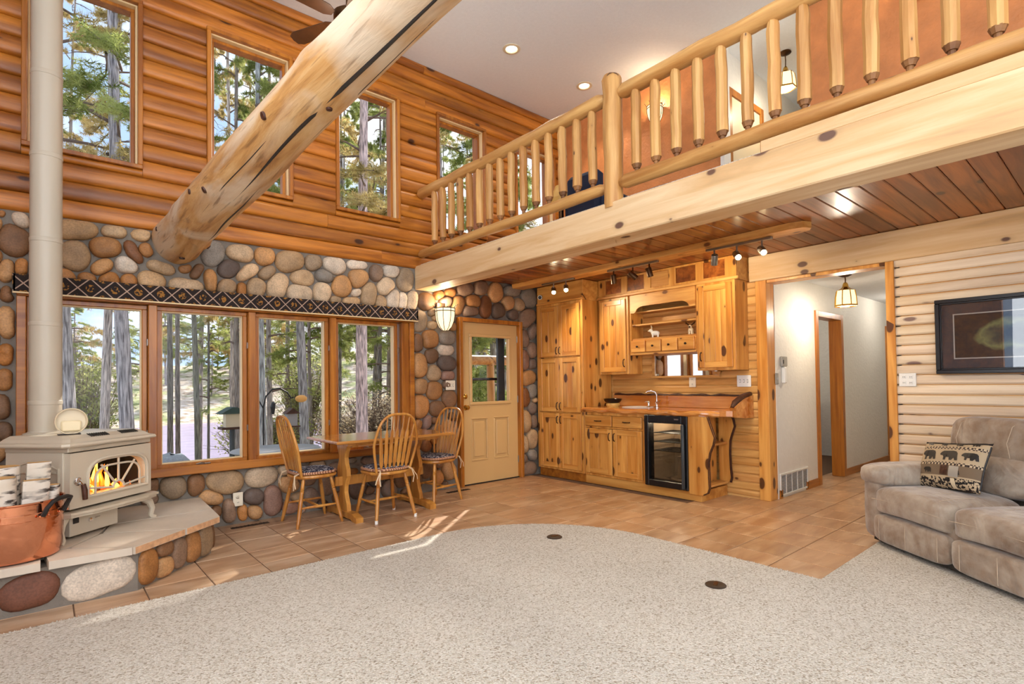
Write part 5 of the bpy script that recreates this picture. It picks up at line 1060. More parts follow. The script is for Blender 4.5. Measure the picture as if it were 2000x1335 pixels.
# copper kettle and logs
Kt = thing('copper_boiler', 'large hammered copper boiler pot with black handles on the hearth', 'pot', (-5.865, -1.165, HT), R(-38))
q = MB(); q.lathe([(.0, .004), (.20, .004), (.222, .012), (.232, .05), (.236, .18), (.236, .325), (.243, .33), (.243, .338), (.235, .338), (.229, .325), (.228, .06), (.0, .03)], 48); part('body', q, M['copper'], Kt, 50)
q = MB(); q.lathe([(.2375, .235), (.240, .238), (.240, .272), (.2375, .275)], 48, cap=False); part('band', q, M['copper'], Kt)
for sg in (0, math.pi):
    Mh = Matrix.Rotation(sg, 4, 'Z'); q = MB()
    q.tube([(.236, -.075, .255), (.26, -.075, .30), (.285, -.065, .335), (.29, -.03, .345), (.29, .03, .345), (.285, .065, .335), (.26, .075, .30), (.236, .075, .255)], [.014, .013, .012, .013, .013, .012, .013, .014], 8, M=Mh); part('handle', q, M['iron'], Kt, 40)
    for sy in (-.1, .1, -.04, .04): q = MB(); q.blob((.241, sy, .255), (.006, .007, .007), 8, 6, 1, Mh); part('rivet', q, M['copper'], Kt, 60)
m_, nt_, b_ = new_mat('birch_bark'); k = N(nt_)
n1 = k.n('TexNoise', Scale=1.0, Detail=6.0); k.l(coords(k, (9, 9, 34)), n1.inputs['Vector']); n2 = k.n('TexNoise', Scale=6.0, Detail=4.0); k.l(coords(k), n2.inputs['Vector'])
k.l(k.mix(k.math('MULTIPLY', k.ramp(n1.outputs['Fac'], [(.50, G(0)), (.58, G(1))]), k.ramp(n2.outputs['Fac'], [(.36, G(0)), (.52, G(1))])), k.ramp(n2.outputs['Fac'], [(.3, C(214, 200, 180)), (.7, C(240, 234, 224))]), C(70, 60, 54)), b_.inputs['Base Color']); b_.inputs['Roughness'].default_value = .8; M['birch'] = m_
M['endgrain'] = plain('end_grain', (214, 170, 108), .7, 0, .12, 40)
def birch(label, dx, dy, r, z1, tx, ty, split=False):
    o = thing('birch_log', label, 'firewood log', (-5.865 + dx, -1.165 + dy, HT + .034), 0, 'birch logs in the copper pot')
    n = 14; z1 -= .034
    if split: cs = [(r * math.cos(R(a)), r * .55 * math.sin(R(a))) for a in (-90, -60, -30, 0, 30, 60, 90)] + [(-r * .9, r * .5), (-r, 0), (-r * .9, -r * .5)]
    else: cs = [(r * math.cos(2 * math.pi * j / n), r * math.sin(2 * math.pi * j / n)) for j in range(n)]
    n = len(cs); q = MB(); vs = []
    for t_ in (0, .33, .66, 1): vs += [(x * (1 - .03 * math.sin(4 * t_)) + tx * t_, y + ty * t_, z1 * t_) for x, y in cs]
    q.add(vs, [(i * n + j, i * n + (j + 1) % n, (i + 1) * n + (j + 1) % n, (i + 1) * n + j) for i in range(3) for j in range(n)] + [tuple(range(n - 1, -1, -1))]); part('bark', q, M['birch'], o, 50)
    q = MB(); q.add([(x * .985 + tx, y * .985 + ty, z1 + .001) for x, y in cs], [tuple(range(n))]); part('cut_face', q, M['endgrain'], o)
birch('fat round birch log at the left of the copper pot', -.045, -.075, .078, .475, -.01, 0)
birch('split birch log leaning in front in the copper pot', .085, -.065, .062, .445, .025, .01, True)
birch('pale birch log at the back of the copper pot', -.03, .10, .075, .52, -.01, .01)
birch('split birch slab standing tallest behind in the copper pot', .10, .09, .058, .53, .02, .02, True)
birch('thin birch log at the right rim of the copper pot', .163, -.0, .035, .40, .02, 0)
# ------------------------------------------------------------------ dining table
Tb = thing('dining_table', 'golden oak trestle dining table under the picture window', 'table', (-3.12, -.44, 0))
TZ = .762
m = MB(); m.box(-3.76, -2.50, -.83, -.085, TZ - .028, TZ, .008); part('tabletop', m, M['table'], Tb, world=True)
m = MB(); m.box(-3.62, -2.64, -.74, -.16, TZ - .06, TZ - .028, .004); part('apron', m, M['chair'], Tb, world=True)
pf = [(.115, .72), (.12, .69), (.105, .65), (.075, .61), (.065, .57), (.075, .52), (.105, .46), (.11, .40), (.085, .35), (.06, .30), (.055, .25), (.075, .19), (.105, .13), (.115, .07)]
for x in (-3.53, -2.74):
    poly = [(-.44 + w, z) for w, z in pf] + [(-.44 - w, z) for w, z in reversed(pf)]
    m = MB(); m.prism(poly, x - .02, x + .02, 'x'); part('trestle_post', m, M['chair'], Tb, world=True)
    m = MB(); m.prism([(-.78, .0), (-.70, .0), (-.66, .015), (-.22, .015), (-.18, 0), (-.10, 0), (-.10, .045), (-.2, .07), (-.68, .07), (-.78, .045)], x - .035, x + .035, 'x'); part('foot', m, M['chair'], Tb, world=True)
    m = MB(); m.box(x - .03, x + .03, -.70, -.18, .685, .705, .004); part('top_cleat', m, M['chair'], Tb, world=True)
m = MB(); m.box(-3.62, -2.65, -.455, -.425, .30, .39, .006); part('stretcher', m, M['chair'], Tb, world=True)
# ------------------------------------------------------------------ bow-back chairs
def chair_proto():
    t = thing('windsor_chair', 'x', 'chair')
    out = []; n = 36
    for i in range(n):
        a = 2 * math.pi * i / n; c_, s_ = math.cos(a), math.sin(a)
        w = .215 + .012 * s_; out.append((w * math.copysign(abs(c_) ** .75, c_), .205 * math.copysign(abs(s_) ** .75, s_)))
    q = MB(); L_ = [(.86, .42), (.97, .428), (1.0, .440), (.985, .452), (.95, .456)]
    q.add([(x * s, y * s, z) for s, z in L_ for x, y in out], [(i * n + j, i * n + (j + 1) % n, (i + 1) * n + (j + 1) % n, (i + 1) * n + j) for i in range(4) for j in range(n)] + [tuple(range(n)), tuple(range(4 * n, 5 * n))]); part('seat', q, M['chair'], t, 40)
    for sx in (-1, 1):
        for sy in (-1, 1):
            p0, p1 = Vector((sx * .135, sy * .125, .425)), Vector((sx * .205, sy * .205, 0)); P = []; RD = []
            for f_, r_ in [(0, .012), (.06, .015), (.18, .017), (.20, .0145), (.215, .0185), (.235, .0145), (.25, .0185), (.27, .0145), (.285, .0185), (.31, .0165), (.5, .0185), (.7, .018), (.88, .0145), (.90, .017), (.92, .0145), (1, .012)]: P.append(p0.lerp(p1, f_)); RD.append(r_)
            q = MB(); q.tube(P, RD, 9); part('leg', q, M['chair'], t, 40)
    lp = lambda sx, sy, f_: Vector((sx * .135, sy * .125, .425)).lerp(Vector((sx * .205, sy * .205, 0)), f_)
    for sx in (-1, 1): q = MB(); a, b = lp(sx, -1, .60), lp(sx, 1, .60); q.tube([a, a.lerp(b, .5), b], [.008, .013, .008], 8); part('side_stretcher', q, M['chair'], t, 40)
    q = MB(); a, b = (lp(-1, -1, .6) + lp(-1, 1, .6)) / 2, (lp(1, -1, .6) + lp(1, 1, .6)) / 2; q.tube([a, a.lerp(b, .5), b], [.008, .013, .008], 8); part('cross_stretcher', q, M['chair'], t, 40)
    yb = lambda z: -.155 - .20 * (z - .45) - .03 * (z - .45) ** 2
    P = []
    for i in range(33):
        a = math.pi * i / 32; c_, s_ = math.cos(a), math.sin(a)
        z = .45 + .54 * s_ ** .62; hw = (.155 + .055 * min(1, (z - .45) / .22)) if abs(c_) > .55 or True else 0
        x = math.copysign(abs(c_) ** .62, c_) * (.172 + .058 * min(1, max(0, (z - .45) / .25)))
        P.append(Vector((x, yb(z), z)))
    q = MB(); q.tube(P, .0125, 9); part('bow_back', q, M['chair'], t, 40)
    def hoopz(x):
        best = .98
        for p in P:
            if abs(p.x - x) < .012: best = p.z if p.z > .7 else best
        return best
    for i in range(7):
        f_ = (i - 3) / 3; xb, xt = f_ * .125, f_ * .175; zt = hoopz(xt) - .006; q = MB(); vs = []; fs = []
        prof = [(0, .005), (.06, .006), (.13, .0115), (.17, .0175), (.60, .0150), (.70, .0135), (.77, .0045), (1, .004)]
        for g_, hw in prof:
            z = .45 + (zt - .45) * g_; x = xb + (xt - xb) * g_; y = yb(z); vs += [(x - hw, y - .0055, z), (x + hw, y - .0055, z), (x + hw, y + .0055, z), (x - hw, y + .0055, z)]
        for a in range(len(prof) - 1):
            for b in range(4): fs.append((a * 4 + b, a * 4 + (b + 1) % 4, a * 4 + 4 + (b + 1) % 4, a * 4 + 4 + b))
        q.add(vs, fs + [(3, 2, 1, 0), tuple(range(len(vs) - 4, len(vs)))]); part('spindle', q, M['chair'], t)
    return t
ch = chair_proto()
spots = [(-3.826, -.40, R(-90), 'golden oak bow back chair at the hearth end of the table'), (-3.235, -.715, R(1), 'golden oak bow back chair with its back toward the viewer'), (-2.50, -.44, R(100), 'golden oak bow back chair at the door end of the table')]
m_, nt_, b_ = new_mat('navy_print'); k = N(nt_); v = k.n('TexVoronoi', Scale=34.0, feature='DISTANCE_TO_EDGE'); k.l(coords(k), v.inputs['Vector']); n1 = k.n('TexNoise', Scale=26.0, Detail=3.0, Distortion=2.0); k.l(coords(k), n1.inputs['Vector'])
k.l(k.mix(k.ramp(n1.outputs['Fac'], [(.52, G(0)), (.57, G(1))]), C(28, 30, 52), C(176, 172, 176)), b_.inputs['Base Color']); b_.inputs['Roughness'].default_value = .9; M['navyprint'] = m_
m_, nt_, b_ = new_mat('striped_edge'); k = N(nt_); w = k.n('TexWave', Scale=26.0); w.bands_direction = 'DIAGONAL'; k.l(coords(k, (1, 1, .2)), w.inputs['Vector']); k.l(k.mix(w.outputs['Fac'], C(120, 66, 48), C(214, 168, 130)), b_.inputs['Base Color']); b_.inputs['Roughness'].default_value = .9; M['stripe'] = m_
def cushion(loc, rz, label):
    t = thing('seat_cushion', label, 'cushion', loc, rz, 'chair seat cushions')
    def sq(p): return Vector((p.x, p.y, p.z + .004 * math.sin(p.x * 40) * math.sin(p.y * 40)))
    q = MB(); q.blob((0, 0, .022), (.195, .185, .022), 28, 8, .62, None, sq); part('pad', q, M['navyprint'], t, 60)
    q = MB(); P = [(.198 * math.copysign(abs(math.cos(R(a))) ** .62, math.cos(R(a))), .188 * math.copysign(abs(math.sin(R(a))) ** .62, math.sin(R(a))), .016) for a in range(0, 360, 10)]; q.tube(P, .013, 8, closed=True); part('edge_border', q, M['stripe'], t, 60)
    for sx in (-1, 1):
        for k2 in (0, 1):
            q = MB(); x = sx * .15; q.tube([(x, -.17, .02), (x + sx * .015, -.215, .0 + .01 * k2), (x + sx * (.03 + .03 * k2), -.23, -.06), (x + sx * (.02 + .05 * k2), -.225, -.12 + .02 * k2)], .0035, 5, sx=1.8); part('tie', q, M['tie'], t)
    return t
for i, (x, y, rz, lb) in enumerate(spots):
    c_ = ch if i == 0 else copy_tree(ch)
    c_.location = (x, y, 0); c_.rotation_euler = (0, 0, rz); c_['label'] = lb; c_['group'] = 'chairs around the dining table'
    cushion((x, y, .457), rz, ['navy patterned seat cushion on chair at hearth end of the table', 'navy patterned seat cushion on chair with back to the viewer', 'navy patterned seat cushion on chair at door end of the table'][i])
    if i == 1:
        for sx in (-1, 1):
            for sy in (-1, 1): q = MB(); q.lathe([(.0145, 0), (.0155, .03), (.0, .031)], 10, Matrix.Translation((sx * .205, sy * .205, 0))); part('foot_cap', q, M['white'], c_)

# ------------------------------------------------------------------ sofa, pillow, picture
m_, nt_, b_ = new_mat('taupe_microfibre'); k = N(nt_)
n1 = k.n('TexNoise', Scale=3.2, Detail=5.0, Distortion=1.0); k.l(coords(k), n1.inputs['Vector']); n2 = k.n('TexNoise', Scale=14.0, Detail=5.0); k.l(coords(k), n2.inputs['Vector'])
c0 = k.ramp(n1.outputs['Fac'], [(.32, C(112, 88, 66)), (.5, C(146, 126, 106)), (.66, C(176, 162, 144))]); c0 = k.mix(.25, c0, k.ramp(n2.outputs['Fac'], [(.35, C(140, 112, 88)), (.65, C(206, 194, 178))]))
k.l(c0, b_.inputs['Base Color']); b_.inputs['Roughness'].default_value = .8; b_.inputs['Sheen Weight'].default_value = .4
n3 = k.n('TexNoise', Scale=5.0, Detail=3.0, Distortion=2.0); k.l(coords(k, (1, 2.2, 1)), n3.inputs['Vector']); bp = k.n('Bump', Strength=.5, Distance=.03); k.l(n3.outputs['Fac'], bp.inputs['Height']); k.l(bp.outputs['Normal'], b_.inputs['Normal']); M['sofa'] = m_
M['seam'] = plain('sofa_seam', (190, 172, 150), .8)
Sf = thing('sofa', 'taupe microfibre reclining sofa angled in front of pale sided wall', 'sofa', (-.93, -4.10, .014), math.atan2(-.79, -.61))
LEN = 2.25
q = MB(); q.box(-.06, LEN - .06, .05, .92, .03, .30, .03); part('base', q, M['sofa'], Sf, 40)
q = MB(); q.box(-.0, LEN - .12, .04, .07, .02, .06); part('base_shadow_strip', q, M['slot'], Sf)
def dent(p):
    return p
for i, (a, b) in enumerate([(.035, .705), (.715, 1.385), (1.395, 2.07)]):
    cx = (a + b) / 2; hw = (b - a) / 2
    def pf(p, cx=cx, hw=hw):
        f_ = (p.x - cx) / hw; p.z += .018 * (1 - f_ * f_) - .02 * max(0, (p.y - .3)) ; p.z -= .02 * abs(f_) ** 6; return p
    q = MB(); q.blob((cx, .28, .335), (hw, .305, .105), 40, 14, .34, None, pf); sc = part('seat_cushion', q, M['sofa'], Sf, 60)
    q = MB(); q.tube([(a + .03 + (b - a - .06) * j / 14, -.022 - .0 * math.sin(math.pi * j / 14), .345 + .012 * math.sin(math.pi * j / 14)) for j in range(15)], .0025, 5); part('front_seam', q, M['seam'], sc)
    for f_ in (.3, .62, .86): q = MB(); x = a + (b - a) * f_; q.tube([(x, -.01, .39), (x, .04, .438), (x + .02, .12, .454), (x + .03, .25, .458)], .0022, 5); part('top_seam', q, M['seam'], sc)
    q = MB(); q.blob((cx, .06, .135), (hw, .075, .105), 32, 12, .36); fp = part('footrest_panel', q, M['sofa'], Sf, 60)
    for f_ in (.13, .5, .9): q = MB(); x = a + (b - a) * f_; q.tube([(x, -.012, .05), (x + .005, -.018, .13), (x, -.012, .21)], .0022, 5); part('panel_seam', q, M['seam'], fp)
    q = MB(); q.blob((cx, .68, .55), (hw, .16, .145), 32, 12, .45, Matrix.Translation((0, .68, .5)) @ Matrix.Rotation(R(-10), 4, 'X') @ Matrix.Translation((0, -.68, -.5))); part('lower_back_cushion', q, M['sofa'], Sf, 60)
    q = MB(); q.blob((cx, .74, .79), (hw + .005, .17, .165), 32, 12, .5, Matrix.Translation((0, .74, .7)) @ Matrix.Rotation(R(-8), 4, 'X') @ Matrix.Translation((0, -.74, -.7))); ub = part('upper_back_cushion', q, M['sofa'], Sf, 60)
    for f_ in (.22, .8): q = MB(); x = a + (b - a) * f_; q.tube([(x, .575, .70), (x, .555, .80), (x, .60, .91), (x, .68, .95)], .0022, 5); part('back_seam', q, M['seam'], ub)
for a in (-.09, LEN - .20):
    def af(p): p.z += .05 * max(0, .35 - p.y) * 0; return p
    q = MB(); q.blob((a + .10, .40, .275), (.085, .40, .26), 24, 12, .3); ao = part('arm_body', q, M['sofa'], Sf, 60)
    q = MB(); q.blob((a + .105, .40, .515), (.125, .43, .085), 32, 12, .5); part('arm_pad', q, M['sofa'], ao, 60)
q = MB(); q.box(-.03, LEN - .09, .80, .93, .05, .86, .05); part('back_shell', q, M['sofa'], Sf, 40)

PW, PH = .275, .178
Pl = thing('throw_pillow', 'black and tan bear patterned throw pillow on the left sofa seat', 'pillow', (0, 0, 0)); Pl.rotation_mode = 'XYZ'
ang = math.atan2(-.79, -.61); Mp = Matrix.Translation((-.93, -4.10, 0)) @ Matrix.Rotation(ang, 4, 'Z') @ Matrix.Translation((.32, .39, .450 + PH)) @ Matrix.Rotation(R(-5), 4, 'Y') @ Matrix.Rotation(R(-22), 4, 'X')
Pl.matrix_world = Mp @ Matrix.Translation((0, 0, 0))
def ph(a, b): return .078 * max(0, 1 - abs(a / PW) ** 2.4) ** .5 * max(0, 1 - abs(b / PH) ** 2.4) ** .5
def pin(a, b):     # pincushion corners
    return a * (1 - .07 * (1 - (b / PH) ** 2)), b * (1 - .07 * (1 - (a / PW) ** 2))
m_, nt_, b_ = new_mat('bear_tapestry'); k = N(nt_); tc = k.n('TexCoord'); sp = k.n('SeparateXYZ'); k.l(tc.outputs['Object'], sp.inputs[0])
nn1 = k.n('TexNoise', Scale=55.0, Detail=2.0); k.l(tc.outputs['Object'], nn1.inputs['Vector']); ck = k.n('TexChecker', Scale=70.0); k.l(tc.outputs['Object'], ck.inputs['Vector'])
z01 = k.math('ADD', k.math('MULTIPLY', sp.outputs['Z'], 1 / (2 * PH)), .5)
tan_, dk_, md_ = C(184, 164, 134), C(30, 24, 24), C(118, 100, 80)
def band(lo, hi): return k.math('MULTIPLY', k.math('GREATER_THAN', z01, lo), k.math('LESS_THAN', z01, hi))
nz_ = k.math('GREATER_THAN', nn1.outputs['Fac'], .5)
col = k.mix(band(.52, .80), md_, tan_); col = k.mix(band(.86, .95), col, tan_)
pat = k.mix(nz_, dk_, C(190, 170, 140)); chk = k.mix(ck.outputs['Fac'], C(50, 40, 38), C(196, 176, 146))
col = k.mix(band(.80, .86), col, chk); col = k.mix(band(.46, .52), col, chk); col = k.mix(band(.0, .22), col, pat); col = k.mix(band(.95, 1.1), col, dk_); col = k.mix(band(.22, .25), col, tan_)
k.l(col, b_.inputs['Base Color']); b_.inputs['Roughness'].default_value = .95; M['tapestry'] = m_
q = MB(); NU, NV = 28, 20
for sgn in (-1, 1):
    vs = []; fs = []
    for i in range(NU + 1):
        for j in range(NV + 1):
            a, b = -PW + 2 * PW * i / NU, -PH + 2 * PH * j / NV; pa, pb = pin(a, b); vs.append((pa, sgn * ph(a, b), pb))
    for i in range(NU):
        for j in range(NV): fs.append((i * (NV + 1) + j, (i + 1) * (NV + 1) + j, (i + 1) * (NV + 1) + j + 1, i * (NV + 1) + j + 1))
    q.add(vs, fs)
part('cover', q, M['tapestry'], Pl, 80)
q = MB(); P = []
for i in range(64):
    a = 2 * math.pi * i / 64; c_, s_ = math.cos(a), math.sin(a); u_, v_ = math.copysign(abs(c_) ** .2, c_) * PW, math.copysign(abs(s_) ** .2, s_) * PH; P.append((*[pin(u_, v_)[0]], 0, pin(u_, v_)[1]))
q.tube(P, .006, 6, closed=True); part('piping', q, M['iron'], Pl, 60)
bear = [(-.085, .010), (-.075, .028), (-.06, .038), (-.045, .036), (-.02, .040), (.02, .042), (.05, .036), (.066, .02), (.072, -.01), (.082, -.038), (.060, -.040), (.048, -.018), (.030, -.022), (.034, -.040), (.012, -.040), (.005, -.016), (-.02, -.016), (-.022, -.040), (-.042, -.040), (-.045, -.012), (-.058, -.002), (-.075, -.002)]
def bear_at(cx, cz, s, name='bear_motif'):
    q = MB(); pts = [(cx + x * s, cz + z * s) for x, z in bear]; bm = bmesh.new(); f = bm.faces.new([bm.verts.new((x, 0, z)) for x, z in pts]); bmesh.ops.triangulate(bm, faces=[f]); bmesh.ops.subdivide_edges(bm, edges=bm.edges[:], cuts=2, use_grid_fill=True)
    for v_ in bm.verts: a, b = v_.co.x, v_.co.z; v_.co.y = -ph(a, b) - .0025; v_.co.x, v_.co.z = pin(a, b)
    bm.verts.index_update(); q.add([v_.co[:] for v_ in bm.verts], [tuple(v_.index for v_ in f.verts) for f in bm.faces]); bm.free(); part(name, q, M['iron'], Pl, 80)
for cx in (-.145, .045, .2): bear_at(cx, .062, .95 if cx < .2 else .7)
for cx in (-.19, -.06, .07, .19): bear_at(cx, .161, .38)
for cx in (-.12, .12): bear_at(cx, -.06, .5, 'canoe_motif')
q = MB(); q.v = []; 
def patch(a0, a1, b0, b1, mat, name):
    q = MB(); vs = []; fs = []; n = 8
    for i in range(n + 1):
        for j in range(n + 1): a, b = a0 + (a1 - a0) * i / n, b0 + (b1 - b0) * j / n; pa, pb = pin(a, b); vs.append((pa, -ph(a, b) - .003, pb))
    for i in range(n):
        for j in range(n): fs.append((i * (n + 1) + j, (i + 1) * (n + 1) + j, (i + 1) * (n + 1) + j + 1, i * (n + 1) + j + 1))
    q.add(vs, fs); part(name, q, mat, Pl, 80)
patch(.0, .065, -.09, -.018, M['bark'], 'cabin_motif'); patch(.075, .15, -.10, -.02, M['greyplate'], 'tree_motif')
patch(.09, .125, -.175, -.11, M['cream'], 'tee_motif')

Pc = thing('framed_picture', 'black framed dark aurora picture on pale siding above the sofa', 'picture', (-.03, -4.95, 1.29))
fy0, fy1, fz0, fz1 = -5.52, -4.372, 1.291, 1.908
def frame_yz(m, y0, y1, z0, z1, t, x0, x1, c=.004):
    m.box(x0, x1, y0, y1, z1 - t, z1, c); m.box(x0, x1, y0, y1, z0, z0 + t, c); m.box(x0, x1, y0, y0 + t, z0 + t, z1 - t, c); m.box(x0, x1, y1 - t, y1, z0 + t, z1 - t, c)
q = MB(); frame_yz(q, fy0, fy1, fz0, fz1, .032, -.066, -.024); frame_yz(q, fy0 + .03, fy1 - .03, fz0 + .03, fz1 - .03, .014, -.055, -.024, .003); part('frame', q, M['frame'], Pc, world=True)
q = MB(); q.box(-.034, -.026, fy0 + .04, fy1 - .04, fz0 + .04, fz1 - .04); part('mat_board', q, M['mat'], Pc, world=True)
m_, nt_, b_ = new_mat('aurora_print'); k = N(nt_); tc = k.n('TexCoord'); g = k.n('TexGradient'); g.gradient_type = 'SPHERICAL'; mp = k.n('Mapping'); mp.inputs['Location'].default_value = (0, -.10, -1.62); mp.inputs['Scale'].default_value = (1, 2.6, 5.4); k.l(tc.outputs['Object'], mp.inputs['Vector'])
nzz = k.n('TexNoise', Scale=5.0, Detail=4.0); k.l(tc.outputs['Object'], nzz.inputs['Vector']); va_ = k.n('VectorMath', operation='ADD'); k.l(mp.outputs[0], va_.inputs[0]); k.l(nzz.outputs['Color'], va_.inputs[1]); sb = k.n('VectorMath', operation='SUBTRACT'); sb.inputs[1].default_value = (.5, .5, .5); k.l(va_.outputs[0], sb.inputs[0]); k.l(sb.outputs[0], g.inputs['Vector'])
k.l(k.ramp(g.outputs['Fac'], [(0, C(14, 9, 11)), (.25, C(20, 19, 18)), (.42, C(120, 128, 80)), (.55, C(60, 70, 58)), (.75, C(18, 18, 26))]), b_.inputs['Base Color']); b_.inputs['Roughness'].default_value = .6
q = MB(); q.box(-.040, -.034, fy0 + .18, fy1 - .125, fz0 + .13, fz1 - .135); part('print', q, m_, Pc, world=True)
q = MB(); frame_yz(q, fy0 + .17, fy1 - .115, fz0 + .12, fz1 - .125, .010, -.038, -.033, .001); part('print_border', q, M['greyplate'], Pc, world=True)
q = MB(); q.box(-.050, -.048, fy0 + .04, fy1 - .04, fz0 + .04, fz1 - .04); part('glass_pane', q, glass('picture_glass', (1, 1, 1), .35, .01), Pc, world=True)
# ------------------------------------------------------------------ outdoors
def gz(x, y):
    def ss(a, b, t): t = min(1, max(0, (t - a) / (b - a))); return t * t * (3 - 2 * t)
    riv = ss(9, 20, y) * (1 - ss(4, 16, x - .12 * y)); z = -.55 - .9 * ss(3, 16, y) - 1.0 * riv
    z += 7.0 * ss(44, 95, y) + 2.4 * ss(14, 50, x) * ss(8, 40, y)
    return z + .12 * math.sin(x * .7 + y * .4) * ss(3, 8, y)
mg, ntg, bgd = new_mat('leaf_litter'); k = N(ntg); n1 = k.n('TexNoise', Scale=1.4, Detail=8.0); k.l(coords(k, rnd=False), n1.inputs['Vector']); n2 = k.n('TexNoise', Scale=.25, Detail=3.0); k.l(coords(k, rnd=False), n2.inputs['Vector'])
k.l(k.mix(k.ramp(n2.outputs['Fac'], [(.45, G(0)), (.6, G(1))]), k.ramp(n1.outputs['Fac'], [(.35, C(150, 126, 102)), (.5, C(196, 176, 156)), (.65, C(222, 206, 190))]), k.ramp(n1.outputs['Fac'], [(.35, C(110, 118, 66)), (.65, C(178, 178, 120))])), bgd.inputs['Base Color']); bgd.inputs['Roughness'].default_value = 1.0
q = MB(); nx, ny = 60, 60; xs = [-40 + 110 * i / nx for i in range(nx + 1)]; ys_ = [.23 + 120 * (j / ny) ** 1.6 for j in range(ny + 1)]
q.add([(x, y, gz(x, y)) for x in xs for y in ys_], [(i * (ny + 1) + j, (i + 1) * (ny + 1) + j, (i + 1) * (ny + 1) + j + 1, i * (ny + 1) + j + 1) for i in range(nx) for j in range(ny)])
gr = bpy.data.objects.new('ground', q.mesh('ground', mg, smooth=180)); COL.objects.link(gr); tag(gr, 'sunlit leaf covered forest ground sloping down outside the windows', 'ground', kind='structure')
q = MB(); q.add([(-40, 14, -2.12), (22, 14, -2.12), (22, 62, -2.12), (-40, 62, -2.12)], [(0, 1, 2, 3)]); solo('river', q, plain('river_water', (176, 158, 182), .25, 0, .1, 1.0, .4, 3), 'pale shining river between the trees beyond the picture window', 'river', kind='stuff')
bark1, _n, _b = new_mat('grey_bark'); k = N(_n); n1 = k.n('TexNoise', Scale=1.0, Detail=6.0); k.l(coords(k, (30, 30, 4)), n1.inputs['Vector']); oi = k.n('ObjectInfo')
k.l(k.mix(1.0, k.ramp(n1.outputs['Fac'], [(.35, C(110, 102, 100)), (.5, C(176, 168, 164)), (.65, C(220, 212, 206))]), oi.outputs['Color'], 'MULTIPLY'), _b.inputs['Base Color']); _b.inputs['Roughness'].default_value = .95
bp = k.n('Bump', Strength=.9, Distance=.03); k.l(n1.outputs['Fac'], bp.inputs['Height']); k.l(bp.outputs['Normal'], _b.inputs['Normal']); M['treebark'] = bark1
M['needles'] = leafy('pine_needles', (116, 132, 62), (196, 200, 124), .6); M['needles2'] = leafy('dry_pine_needles', (168, 152, 88), (230, 206, 146), .6)
M['leaves'] = leafy('autumn_leaves', (214, 186, 140), (242, 228, 204), .6); M['leaves_g'] = leafy('green_leaves', (140, 152, 74), (208, 206, 140), .6); M['twig'] = plain('twig', (120, 100, 88), .9)
def tufts(q, P, rr, n, ln, w):
    for _ in range(n):
        d = Vector((rr.gauss(0, 1), rr.gauss(0, 1), rr.gauss(0, .8))).normalized(); s = d.orthogonal().normalized() * w; l_ = ln * rr.uniform(.6, 1.2); o = len(q.v)
        q.v += [tuple(P - s), tuple(P + s), tuple(P + d * l_)]; q.f.append((o, o + 1, o + 2))
def make_tree(name, h, r, zb, nb, lb, dens, seed, needle, bare=.0, droop=.15, tl=.15, tw=.008):
    rr = random.Random(seed); t = thing(name, 'x', 'tree'); ph_ = rr.uniform(0, 6)
    cpt = lambda z: Vector((.10 * math.sin(z * .35 + ph_), .10 * math.cos(z * .3 + ph_), z))
    zs = [-.6 + (h + .6) * i / 22 for i in range(23)]; q = MB(); q.tube([cpt(z) for z in zs], [max(.015, r * (1 - .82 * max(0, z) / h) * (1 + .06 * math.sin(z * 3))) for z in zs], 12); part('trunk', q, M['treebark'], t, 60)
    qb, qf = MB(), MB()
    for i in range(nb):
        f_ = (i + rr.random()) / nb; z = zb + (h - zb) * f_; a = rr.uniform(0, 6.283); L_ = lb * (1 - .75 * f_) * rr.uniform(.6, 1.15); d = Vector((math.cos(a), math.sin(a), 0)); p0 = cpt(z); side = Vector((-d.y, d.x, 0))
        curve = [p0 + d * L_ * u + Vector((0, 0, L_ * (.18 * u - droop * u * u * 2))) + side * L_ * .08 * math.sin(u * 4 + i) for u in (0, .25, .5, .75, 1)]
        qb.tube(curve, [.035 * (1 - .5 * f_), .026 * (1 - .5 * f_), .017, .011, .004], 5, cap=False)
        if rr.random() < bare:
            for s in range(4):
                b0 = curve[1 + s % 3]; qb.tube([b0, b0 + (d * .5 + side * rr.choice((-1, 1)) * .7 + Vector((0, 0, rr.uniform(-.2, .3)))) * L_ * .3], [.008, .002], 4, cap=False)
            continue
        for s in range(int(6 * dens)):
            u = rr.uniform(.25, 1); c = curve[0].lerp(curve[4], u) if u > .97 else curve[int(u * 4)].lerp(curve[int(u * 4) + 1], u * 4 - int(u * 4)); sd = (d * rr.uniform(.3, .9) + side * rr.choice((-1, 1)) * rr.uniform(.4, 1)).normalized() * L_ * rr.uniform(.12, .34) * (1.2 - .5 * u) + Vector((0, 0, rr.uniform(-.1, .06) * L_))
            qb.tube([c, c + sd], [.006, .002], 3, cap=False)
            for w_ in range(5): tufts(qf, c + sd * (.25 + .75 * w_ / 4), rr, int(13), tl, tw)
    part('branches', qb, M['twig'], t); part('needles', qf, needle, t, kind='stuff'); return t
